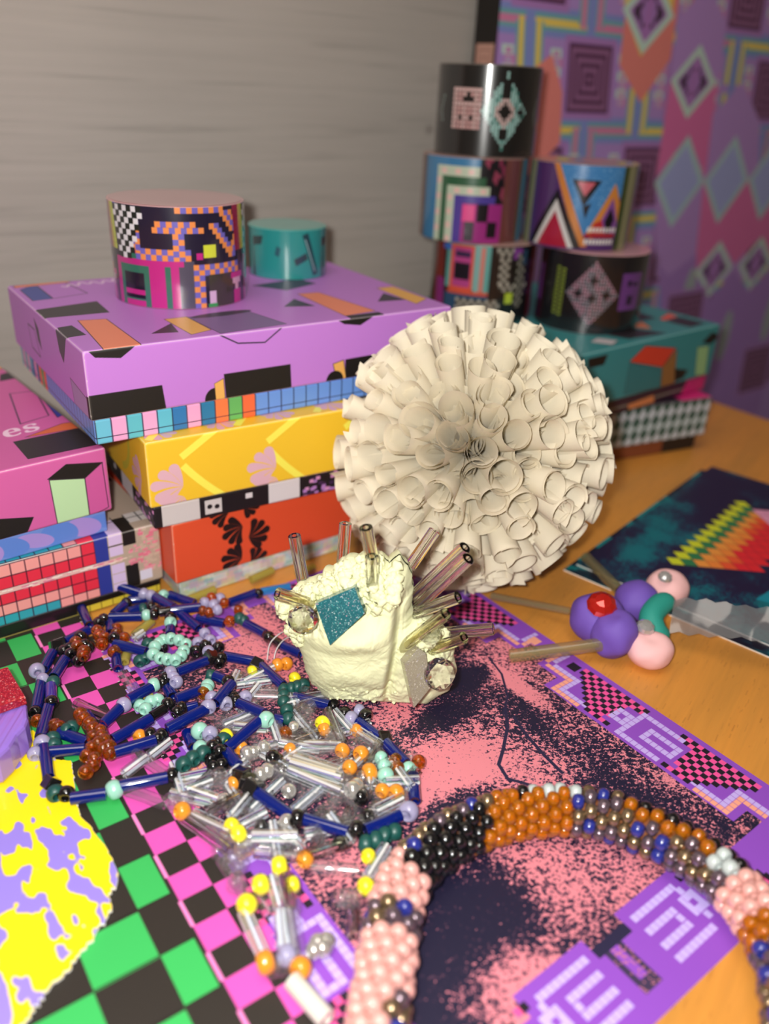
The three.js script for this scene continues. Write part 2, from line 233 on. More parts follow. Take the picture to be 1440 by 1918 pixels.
giftBox('gift_box', 'yellow gift box with pale pink leaves, stacked under the purple box', -0.4559 * H1, -1.423 * H1, 0.5784, 0.2417 * H1, 0.46 * H1, 0.5 * H1, 0.1396 * H1, 0.0095, {
  color: '#efc02c',
  top: (g, w, h) => { for (let i = 0; i < 4; i++) { leaf(g, 8 + i * 24, h - 10, 8, '#d9a9b8', 2); g.strokeStyle = '#f4ea5c'; g.lineWidth = 3; g.beginPath(); g.moveTo(2 + i * 34, h - 2); g.lineTo(18 + i * 34, h - 22); g.stroke(); } },
  front: (g, w, h) => { g.strokeStyle = '#f6ea58'; g.lineWidth = 2.8; g.lineCap = 'butt'; for (const o of [0, 34.6, 69]) { g.beginPath(); g.moveTo(13 + o, 8); g.lineTo(35 + o, -6); g.stroke(); g.beginPath(); g.moveTo(13.5 + o, 11.4); g.quadraticCurveTo(20 + o, 20, 29 + o, 27.5); g.stroke(); }
    for (const o of [0, 38, 76]) { leaf(g, 13 + o, 20, 10.5, '#dcaebc', 3.5); leaf(g, 13 + o, 24, 10, '#dcaebc', 2.3); } },
  left: (g, w, h) => { leaf(g, w - 8, 18, 10, '#dcaebc', 3.3); g.strokeStyle = '#cfc23c'; g.lineWidth = 3; g.beginPath(); g.arc(w - 36, 8, 14, -0.6, 1.4); g.stroke(); },
}, { inset: 0.0012, color: '#181318', front: (g, w, h) => { rect(g, 3, 0, 15, h, '#cfc6c6'); rect(g, 20, 1.5, 7, h - 3, '#cfc6c6'); g.fillStyle = '#181318'; g.beginPath(); g.arc(22, 4.5, 1, 0, 7); g.arc(25, 5, 1, 0, 7); g.fill(); rect(g, 37, 2, 3, 2.4, '#d8d0d4'); rect(g, 47, 0, 14, h, '#d8d0d4'); for (let i = 0; i < 60; i++) rect(g, 62 + rnd() * 25, rnd() * h, 2, 1.6, ['#b07ac0', '#40244c', '#d490c0'][i % 3]); } });
giftBox('gift_box', 'orange-red gift box with a black leaf ornament, under the yellow box', -0.4265 * H1, -1.4528 * H1, 0.6556, 0.05 * H1, 0.46 * H1, 0.5 * H1, 0.1417 * H1, 0.0095, {
  color: '#e2512c',
  front: (g) => { for (const [x, y, s, r] of [[24, 1, 7, 3.4], [31, 0, 6, 0.4], [30, 9, 8, 3.0], [32.5, 14.5, 8.4, 0.0], [29, 24, 8, 3.6], [33, 27, 7, -0.2]]) leaf(g, x, y, s, '#1a0c0a', r); },
  top: (g) => { for (let i = 0; i < 4; i++) leaf(g, 26, 90 - i * 14, 7, '#1a0c0a', 1.4 + i); },
}, { inset: 0.0025, color: '#b9c4b4', front: (g, w, h) => { for (let i = 0; i < 260; i++) { g.fillStyle = ['rgba(120,190,200,.35)', 'rgba(225,170,190,.35)', 'rgba(200,210,130,.35)', 'rgba(150,150,200,.3)', 'rgba(235,235,230,.5)'][i % 5]; const s = rr(2, 9); g.fillRect(rnd() * w, rnd() * h, s, s * 0.5); } } });
giftBox('gift_box', 'magenta gift box with a pale green block, on the red tiled box', -1.29 * H1, -0.792 * H1, 0.725, 0.22 * H1, 1.0 * H1, 0.60 * H1, 0.135 * H1, 0.0095, {
  color: '#cf5fa2',
  top: (g, w, h) => { blocks(g, [['#2a2328', 165, 91, 190.5, 91, 190.5, 110, 164, 109], ['#d9683c', 170, 89, 186, 83, 192, 84, 190, 91], ['#3b3f9c', 192, 34, 198, 33, 196, 70, 187, 76], ['-', 181, 39, 191, 41, 185, 72, 173, 75], ['#2a2230', 186, 12, 200, 8, 200, 20, 183, 21], ['#dd8f4c', 188, -2, 200, -8, 196, 4, 186, 5], ['#1b1540', 193, 58, 197, 54, 199, 66, 194, 69]]);
    g.fillStyle = 'rgba(245,215,235,.95)'; g.font = 'italic bold 14px serif'; g.save(); g.translate(163, 86); g.rotate(-0.1); g.fillText('es', 0, 0); g.restore(); },
  front: (g, w, h) => { blocks(g, [[BK, 168, 7, 175, 3, 188, 5.5, 181, 10], [GN, 168.4, 7.4, 181, 10, 181, 26, 169, 26], ['#c9589c', 181, 10, 188, 5.5, 188.5, 24, 181, 26], [BK, 148, 17, 161, 20, 157, 27, 146, 27], ['#dd8f4c', 120, 8, 130, 4, 136, 20, 124, 24], [BK, 70, 2, 100, 2, 98, 14, 72, 14]]); },
}, { inset: 0.002, color: '#6f8fd8', front: (g, w, h) => { for (let i = 0; i < 14; i++) { g.fillStyle = i % 2 ? '#a98fd8' : '#5f86d8'; g.beginPath(); g.ellipse(w - i * 9, h / 2, 7, 3 + (i % 3), 0.3, 0, 7); g.fill(); } } });
giftBox('gift_box', 'gift box printed with red and turquoise tiles, under the magenta box', -1.254 * H1, -0.886 * H1, 0.663, 0.035 * H1, 1.0 * H1, 0.6 * H1, 0.135 * H1, 0.0064, (() => {
  const T = '#2fa3b4', P = '#f4a09c', R = '#e82f48', B = '#2c3898', L = '#d9c2ea';
  const grid = (g, w, x1, rows, y0, ch) => { rows.forEach((r, j) => { for (let i = 0; i < 34; i++) { const x = x1 - (i + 1) * 5.05; rect(g, x, y0 + j * ch, 5.05, ch, typeof r === 'function' ? r(i) : r); } });
    g.fillStyle = 'rgba(40,10,30,.75)'; for (let i = 0; i <= 34; i++) g.fillRect(x1 - i * 5.05 - 0.2, y0, 0.4, ch * rows.length); for (let j = 0; j <= rows.length; j++) g.fillRect(0, y0 + j * ch - 0.2, x1, 0.4); };
  return { color: '#b9a694',
    top: (g, w, h) => { grid(g, w, 158, [P, i => i < 1 ? P : T, T], h - 9, 4.2); rect(g, 158, h - 30, 7, 30, R); rect(g, 164, h - 30, 6, 30, B); rect(g, 169.6, h - 12, 5.4, 12, L); rect(g, 175, h - 12, 5, 12, BK); rect(g, 180, h - 14, 10, 8, '#d8d0cc'); for (let i = 0; i < 5; i++) rect(g, 170 + i * 5, h - 14, 0.4, 8, '#222'); rect(g, 170, h - 10.4, 20, 0.4, '#222'); for (let i = 0; i < 40; i++) rect(g, 100 + rnd() * 85, rnd() * (h - 34), 5, 4, ['#2c2a6a', '#1a1520', '#8a7aa8'][i % 3]); },
    front: (g, w, h) => { const r1 = i => i < 1 ? R : P, r2 = R, r4 = i => i < 2 ? R : P; grid(g, w, 164, [r1, r2], 0.6, 4.9); grid(g, w, 164, [i => i < 1 ? R : R, i => i < 2 ? R : P, i => i < 3 ? P : T], 12.2, 4.5); rect(g, 0, 10.4, 174, 1.9, '#e8b9b4'); for (let i = 0; i < 160; i++) rect(g, rnd() * 174, 10.4 + rnd() * 1.7, rr(1, 3), 0.5, ['#f2d8c8', '#e07f9c', '#f5eae0'][i % 3]);
      rect(g, 164, 0, 5, 10.4, B); rect(g, 164, 12.3, 5, 14, B); for (const y of [0.4, 5.2, 13, 17.4, 21.8]) { rect(g, 169.4, y, 5.3, 4.1, L); } rect(g, 169, 4.6, 6, 0.4, '#111'); rect(g, 175, 0, 5, 6, BK); rect(g, 175, 15, 5, 11, BK); for (let i = 0; i < 170; i++) { const x = 175 + rnd() * 15, y = rnd() * 20; g.fillStyle = ['#e07890', '#c9b4a0', '#e896a4'][i % 3]; if (!(x < 180.4 && (y < 6 || y > 14))) g.fillRect(x, y, rr(0.6, 2.6), rr(0.4, 1.5)); } rect(g, 180.4, 19, 5, 4.4, '#dcd8ea'); rect(g, 179.6, 18.6, 0.5, 6, BK); },
    left: null };
})(), { inset: 0.0012, color: '#0d0b0b', front: (g, w, h) => { rect(g, w - 34, h * 0.45, 34, h * 0.55, '#d6c23e'); for (let i = 0; i < 8; i++) rect(g, w - 34 + i * 4.6, h * 0.45, 0.4, h, '#8a7a2a'); rect(g, 0, h * 0.86, w - 34, h * 0.14, '#a89a50'); } });  // black of this base is the shadow under the lid, painted into its colour
giftBox('gift_box', 'teal gift box with a red block, under five tape rolls', 0.4714 * H1, -2.1153 * H1, 0.6884, 0.2277 * H1, 0.693 * H1, 0.70 * H1, 0.1606 * H1, 0.0095, {
  color: '#3a8d92',
  front: (g) => blocks(g, [['#e0422c', 48, 10, 60, 3, 90, 8.5, 80, 18], ['#327c82', 48.6, 11, 79, 19, 83, 31, 48.6, 28], ['#9a6a38', 80, 18, 91, 9, 96, 31, 83, 32], [BK, 93, 21, 107, 24, 104, 28, 96, 29], ['#9cc88c', 112, 11, 124, 12, 127, 30, 116, 29], [BK, 116, 9, 124, 4, 133, 7, 126, 11], [BK, 12, 3, 28, 3, 26, 8, 14, 8]]),
  top: (g) => { g.translate(0, 19); blocks(g, [['#e8875c', 74, 90, 93, 87, 84, 100], ['#2a2530', 47, 91, 72, 91, 84, 110, 54, 107], ['#241f2c', 76, 60, 111, 66, 108, 86, 86, 84], ['#e8604c', 108, 88, 126, 82, 124, 90, 107, 92], ['#2a2530', 107, 93, 124, 91, 125, 108, 108, 109], ['#cfc6cc', 30, 100, 40, 97, 46, 106, 36, 110]]); },
}, { inset: 0.001, color: '#3a2136', front: (g, w, h) => { rect(g, 0, h * 0.5, w, h * 0.12, '#8a8478'); blocks(g, [['#e08a58', 54, 5, 78, 3.4, 80, 8.6, 56, 8.6], ['#d42a7c', w - 20, 0, w, 0, w, 9, w - 24, 9]]); } });
giftBox('gift_box', 'gift box printed with green and grey diamonds, under the teal box', 0.4262 * H1, -2.201 * H1, 0.4556, 0.05 * H1, 0.6477 * H1, 0.55 * H1, 0.1277 * H1, 0.0095, {
  color: '#3d5e54',
  front: (g, w, h) => { for (let j = -1; j < 4; j++) for (let i = 0; i < 22; i++) { const x = i * 7 + 1, y = j * 8 + 6; poly(g, [[x, y - 4.4], [x + 3.4, y], [x, y + 4.4], [x - 3.4, y]], j % 2 ? '#b9c8cc' : '#c4ccd4'); } rect(g, 0, 0, w, 1, '#1b1a1f'); },
  top: (g, w, h) => { rect(g, 0, 0, w, h, '#241a2c'); rect(g, w - 24, h - 26, 24, 26, '#d42a7c'); },
}, { inset: 0.003, color: '#8a4a30', front: (g, w, h) => { rect(g, w - 26, 0, 26, h, '#1c1c20'); } });

// ------------------------------------------------------------ rolls of printed tape
function tapeRoll(name, label, pos, R, h, turn, color, paint, sideColor, group = 'rolls of printed tape') {
  const t = thing(name, label, 'tape', pos, turn, group);
  const C = 2 * Math.PI * R * 1000, K = 6, hm = h * 1000;
  const band = tex(C * K, hm * K, (g, w, hh) => { g.scale(K, K); rect(g, 0, 0, C, hm, color); g.translate(C / 2, 0); paint(g, C / 2, hm); });
  const geo = new THREE.CylinderGeometry(R, R, h - 0.0006, 72, 1, true); geo.rotateY(Math.PI);
  part(t, 'printed_band', geo, phys(0xffffff, 0.25, { map: band, clearcoat: 1, clearcoatRoughness: 0.07 }), new V3(0, h / 2, 0));
  const ri = R * 0.62, rc = R * 0.56, pr = (a) => new THREE.LatheGeometry(a.map(p => new THREE.Vector2(...p)), 72);
  const em = phys(sideColor, 0.4, { clearcoat: 0.5, side: THREE.DoubleSide });
  part(t, 'tape_edge', pr([[ri, 0], [R - 0.0002, 0], [R, 0.0004]]), em); part(t, 'tape_edge', pr([[R, h - 0.0004], [R - 0.0002, h], [ri, h]]), em);
  part(t, 'wrapper', pr([[0.0004, h + 0.0002], [ri, h + 0.00025], [R * 0.97, h + 0.0002], [R * 0.97, h], [0.0004, h - 0.0001]]), phys(sideColor, 0.35, { clearcoat: 0.8 }));
  part(t, 'core', pr([[ri, 0], [ri, h], [rc, h], [rc, 0], [ri, 0]]), std(0xb89a78, 0.8, { side: THREE.DoubleSide }));
  return t;
}
const aim = p => Math.atan2(-p.x, -p.z);               // turns local +z of a roll towards the lens
const TY0 = 0.3884 * S, TH = 0.223 * S;
function cells(g, x, y, nx, ny, s, cols, sy = s) { for (let j = 0; j < ny; j++) for (let i = 0; i < nx; i++) { const c = cols[(i + j) % cols.length]; if (c) rect(g, x + i * s, y + j * sy, s + 0.05, sy + 0.05, c); } }
{
  const OB = ['#e0884a', '#6a60b4'], MG = '#b8267c', GR = '#2f6a58';
  const p = new V3(-0.476 * S, 0.5619 * S, -1.852 * S);
  tapeRoll('tape_roll', 'large tape roll with orange and violet checks, on the purple box', p, 0.142 * S, 0.203 * S, aim(p) , '#1e1930', (g, C, h) => {
    const s = 2.2; rect(g, -C, 0, 2 * C, h, '#1e1930');
    for (let k = 0; k < 3; k++) { g.save(); g.translate((k - 1) * 62, 0);
      rect(g, -29.6, 20, 29, 19, MG); rect(g, -27, 22.4, 14.6, 17, GR); rect(g, -24.8, 25.4, 10, 7, '#191428'); rect(g, -24.8, 32, 10, 2, MG); rect(g, -24.8, 34, 10, 1.5, '#191428'); rect(g, -24.8, 36.2, 10, 2.4, MG); rect(g, -6, 20, 2.2, 19, GR); rect(g, -0.6, 20, 6, 19, '#4a4658'); rect(g, -29.6, 20, 31, 2.2, MG);
      rect(g, -22, 15.4, 4.5, 2.6, MG); rect(g, -23, 18, 6, 2, GR);
      cells(g, -17.7, 15.6, 10, 2, s, OB); cells(g, -19.8, 5.6, 2, 5, s, OB); cells(g, -2.3, 5.2, 2, 6, s, OB); cells(g, -8.8, 5.2, 7, 1, s, OB); cells(g, -10, 7.4, 9, 1, s, OB); cells(g, -1, 0, 9, 1, s, OB);
      cells(g, 5, 21.4, 10, 2, s, OB); cells(g, 5, 25.6, 2, 6, s, OB);
      for (let i = 0; i < 7; i++) cells(g, 12 + i * 1.5, 6 + i * 1.9, 2, 1, s, OB); for (let i = 0; i < 8; i++) cells(g, 30 - i * 1.2, 0 + i * 2.2, 2, 1, s, OB); for (let i = 0; i < 4; i++) cells(g, 17 + i * 1.6, 1.5 + i * 2, 3, 1, s, OB);
      rect(g, 9.3, 14, 5.4, 5, '#c9cf3c'); rect(g, 6.4, 17, 2.6, 2.6, MG);
      for (let j = 0; j < 9; j++) for (let i = 0; i < 5 - (j >> 1) + 2; i++) rect(g, -30 + j * 0.4 + i * 2.3, 0.4 + j * s, 2.3, s, (i + j) & 1 ? '#d6d4d8' : '#1b221f');
      for (let j = 0; j < 8; j++) { rect(g, -38 + j * 0.2, j * s, 5, s, '#8a1c40'); rect(g, -34 + j * 0.2, j * s, 2.4, s, '#b9a23a'); rect(g, -32 + j * 0.2, j * s, 2.2, s, '#b3bf3c'); }
      rect(g, 11, 25.6, 12, 13, '#38332e'); rect(g, 22, 26, 8, 2.4, MG); rect(g, 23, 28.2, 5.6, 2.4, '#c99ab4'); rect(g, 24.6, 30.4, 2.4, 2.6, '#c99ab4'); rect(g, 23.6, 33, 5, 6, MG); rect(g, 11, 32, 3, 5, '#c9a4c8'); rect(g, 10.4, 37, 4, 2, '#2f8a48');
      g.restore(); }
  }, 0xd9a9ae);
}
{
  const p = new V3(-0.278 * S, 0.5619 * S, -2.145 * S);
  tapeRoll('tape_roll', 'small shiny teal tape roll on the purple box', p, 0.097 * S, 0.117 * S, aim(p), '#278886', (g, C, h) => {
    for (let k = -1; k < 2; k++) { g.save(); g.translate(k * 38, 0); poly(g, [[-19, 4], [-12, 3], [-13, 7], [-19, 8]], '#17383c'); poly(g, [[-19, 4], [-17, 22], [-19, 22]], '#17383c'); poly(g, [[3, 13], [9, 10], [10, 13], [4, 16]], '#27404a'); poly(g, [[7, 2], [10, 1], [16, 20], [13, 21], [9, 8]], '#1f3f4a'); g.strokeStyle = '#9fc4c4'; g.lineWidth = 0.5; g.beginPath(); g.moveTo(8.5, 4); g.lineTo(14, 19); g.stroke(); poly(g, [[-5, 7], [-3, 8], [-4, 12], [-6, 11]], '#2a5560'); g.restore(); }
  }, 0x66b5ae);
}
function stackAt(px, py, z, k, R) { const q = atZ(px, py, z * S); return new V3(q.x, TY0 + k * TH, z * S); }
{
  const R = 0.154 * S;
  let p = new V3(0.258 * S, TY0, -2.56 * S);
  tapeRoll('tape_roll', 'tape roll with red square frames, standing on the teal box behind the pompom', p, R, TH - 0.0003, aim(p), '#181619', (g, C, h) => {
    for (let k = -1; k < 2; k++) { g.save(); g.translate(k * 66, 0);
      rect(g, -33, 0, 9, h, '#7a2a24'); rect(g, -30, 20, 7, 21, '#8a2878'); rect(g, -22, 0, 24, 24, '#62a09a'); rect(g, -25, 1, 8, 3, '#3a6ac0'); rect(g, -19, 0.6, 14, 25, '#d8563e'); rect(g, -17, 2, 10.5, 21, '#b04484'); rect(g, -16.4, 10, 9.4, 9, '#1d1a20'); rect(g, -16, 4, 9, 3, '#3c2a4a'); rect(g, -4.4, 0, 3, 28, '#7fa8a4'); rect(g, -1.4, 1, 2.4, 28, '#c8766a'); rect(g, 1, 0, 3, 30, '#62a09a'); rect(g, -20, 25, 24, 4, '#c8523c'); rect(g, -22, 27, 26, 12, '#2a4a6a');
      cells(g, 7, 1, 5, 2, 2.1, ['#a8a296', '#3c3a36']); cells(g, 9, 6, 3, 8, 2.1, ['#a8a296', '#33312e']); cells(g, -14, 29, 12, 4, 2.1, ['#a8a296', '#33312e']); cells(g, 10, 20, 9, 2, 2.1, ['#a8a296', '#33312e']); rect(g, 17, 1, 6, 6, '#7a3c8c'); rect(g, 15, 11, 7, 3, '#111'); rect(g, 14, 25, 5, 6, '#b3c83a'); cells(g, 20, 4, 3, 14, 2.1, ['#8a857a', '#33312e']); rect(g, 24, 2, 3, 8, '#2c4a64'); g.restore(); }
  }, 0xc9a49c);
  p = new V3(0.575 * S, TY0, -2.50 * S);
  tapeRoll('tape_roll', 'black tape roll with a pale mauve diamond, standing on the teal box', p, R, TH - 0.0003, aim(p), '#1a181c', (g, C, h) => {
    for (let k = -1; k < 2; k++) { g.save(); g.translate(k * 64, 0);
      for (let j = 0; j < 12; j++) { rect(g, -20, 8 + j * 2.2, 2.4, 1.4, '#7c8a34'); rect(g, -16.6, 8.6 + j * 2.2, 2.4, 1.4, '#7c8a34'); }
      for (let j = -9; j <= 9; j++) for (let i = -9; i <= 9; i++) { const d = Math.abs(i) + Math.abs(j); if (d <= 9) { if ((Math.abs(i - 5) + Math.abs(j) < 2) || Math.abs(i + 5) + Math.abs(j) < 2 || (Math.abs(j + 4) + Math.abs(i) < 2) || Math.abs(i) + Math.abs(j - 1) < 2) continue; rect(g, 1 + i * 1.5, 20 + j * 1.85, 1.15, 1.4, hash2(i + 60, j + 50) > 0.6 ? '#b98a9c' : '#8f8590'); } }
      rect(g, 17, 9, 15, 20, '#6b3c80'); rect(g, 21, 13, 3, 3, '#2a1834'); rect(g, 25, 14, 4, 2, '#2a1834'); rect(g, 22, 21, 4, 5, '#2a1834'); g.restore(); }
  }, 0xd9a8b0);
  const Rm = 0.1505 * S;
  p = stackAt(884, 375, -2.56, 1, Rm);
  tapeRoll('tape_roll', 'tape roll with nested green, cream and violet corners, under the topmost roll', p, Rm, TH - 0.0003, aim(p), '#1c1a20', (g, C, h) => {
    for (let k = -1; k < 2; k++) { g.save(); g.translate(k * 62, 0);
      rect(g, -45, 0, 12, h, '#6a3c38'); rect(g, -31, 0, 34, h, '#3a78a4'); rect(g, -21, 4, 24, h, '#b9c4ae'); rect(g, -17.4, 9, 24, h, '#2e5a3e'); rect(g, -14, 13.5, 23, h, '#b9c4ae'); rect(g, -9.5, 18, 22, h, '#4a3c92'); rect(g, -5, 22, 22, h, '#9a2c7c'); rect(g, 3, 22, 6, 9, '#17131a'); rect(g, -3, 31, 5, 10, '#3c3840'); rect(g, 9, 31, 5.5, 8, '#17131a'); rect(g, -4.6, 22.6, 6.6, 8.4, '#e0468e');
      g.fillStyle = '#e0b8b0'; for (const [x, y] of [[-18, 5.4], [-10, 5.4], [-3, 5.4], [-10, 14.6], [-3, 14.6], [4, 14.6]]) g.fillRect(x, y, 3, 2.4); for (let j = 0; j < 4; j++) { g.fillRect(-20.6, 10 + j * 8, 2.4, 3); g.fillRect(-13.4, 18 + j * 7, 2.4, 3); }
      for (let i = 0; i < 6; i++) poly(g, [[6 + i * 2.4, i * 4 - 3], [10 + i * 2.4, i * 4], [7.6 + i * 2.4, i * 4 + 5], [5 + i * 2.4, i * 4 + 2]], i & 1 ? '#17131a' : '#8a3a52'); for (let i = 0; i < 6; i++) poly(g, [[12 + i * 2, i * 4 - 3], [15 + i * 2, i * 4], [13 + i * 2, i * 4 + 5]], '#7c2e4a'); g.restore(); }
  }, 0xb7938c);
  p = stackAt(1086, 372, -2.53, 1, Rm);
  tapeRoll('tape_roll', 'tape roll with blue, orange and red triangles, on the mauve diamond roll', p, Rm, TH - 0.0003, aim(p), '#4a2a62', (g, C, h) => {
    for (let k = -1; k < 2; k++) { g.save(); g.translate(k * 64, 0);
      poly(g, [[-14, 0], [24, 0], [24, 12], [12, 34], [4, 34]], '#3f7cb4'); for (let i = 0; i < 260; i++) { const x = rr(-12, 22), y = rr(0, 22); rect(g, x, y, 0.9, 0.5, 'rgba(180,210,235,.3)'); }
      poly(g, [[-16, 0], [-12.6, 0], [7, 40], [2, 40]], '#c47a3c'); poly(g, [[18, 8], [24, 20], [24, 32], [18, 17], [9, 36], [5, 34]], '#c9803c'); poly(g, [[18, 15], [23, 28], [23, 34], [9, 34]], '#7c4a92'); poly(g, [[17.6, 20], [20.5, 26], [17.6, 35], [14.6, 27]], '#17131a'); poly(g, [[9, 28], [13, 26], [16, 34], [8, 33]], '#b4302c');
      poly(g, [[-5, 7], [10, 7], [2.4, 20]], '#1b1720'); poly(g, [[-2.4, 8], [7, 8], [2.2, 15]], '#c05a68'); poly(g, [[2, 20], [6, 18], [4, 26]], '#1b1720');
      poly(g, [[-12, 12], [4, 41], [-28, 41]], '#17131a'); poly(g, [[-12, 17], [0, 41], [-24, 41]], '#c9c6c4'); poly(g, [[-12, 23], [-3, 41], [-21, 41]], '#a01c34'); for (let i = 0; i < 9; i++) { rect(g, 6 + i * 1.9, 30, 1.4, 2.4, '#d8d4d0'); rect(g, 5 + i * 1.9, 36, 1.4, 2.6, '#d8d4d0'); } rect(g, 5, 33, 17, 2.2, '#a02c34');
      rect(g, 23, 0, 4, h, '#38461f'); rect(g, 27, 0, 8, h, '#8f8e68'); g.restore(); }
  }, 0xb7938c);
  p = stackAt(912, 210, -2.58, 2, Rm);
  tapeRoll('tape_roll', 'black tape roll with pink square and aqua diamond, topmost of its stack', p, 0.1425 * S, TH - 0.0003, aim(p), '#1b1a1a', (g, C, h) => {
    for (let k = -1; k < 2; k++) { g.save(); g.translate(k * 58, 0);
      for (let j = 0; j < 9; j++) for (let i = 0; i < 8; i++) { if ((j === 2 && i > 2 && i < 6) || (j === 1 && i === 4) || (j === 6 && (i === 2 || i === 5))) continue; rect(g, -19 + i * 2, 10.5 + j * 2.15, 1.7, 1.75, (i * j) % 3 ? '#c99a98' : '#d9b4b0'); }
      for (let j = -10; j <= 10; j++) for (let i = -8; i <= 8; i++) { const d = Math.abs(i) / 8 + Math.abs(j) / 10; if (d > 1 || Math.abs(i) / 3 + Math.abs(j) / 3 < 1 || (Math.abs(i) < 2 && (Math.abs(j - 6) < 2 || Math.abs(j + 6) < 3)) || (Math.abs(i - 6) + Math.abs(j) < 2)) continue; rect(g, 8.5 + i * 1.5, 20 + j * 1.75, 1.3, 1.5, d < 0.5 ? '#d3b8b4' : hash2(i + 9, j + 80) > 0.85 ? '#4c8a80' : '#9cc8c2'); }
      for (let j = 0; j < 6; j++) rect(g, -29 + Math.abs(j - 3) * 0.7, 14 + j * 2.2, 1.4, 1.6, '#7c8c88'); g.restore(); }
  }, 0x8a827c);
  p = new V3(-1.02 * S, 0.355 * S, -1.33 * S);
  tapeRoll('tape_roll', 'plain pale pink tape roll on the magenta box', p, 0.13 * S, 0.11 * S, 0, '#e0a8c0', (g, C, h) => { for (let i = -10; i < 10; i++) rect(g, i * 8, 3, 4, 4, '#d58fb2'); }, 0xe8c4cc);
}

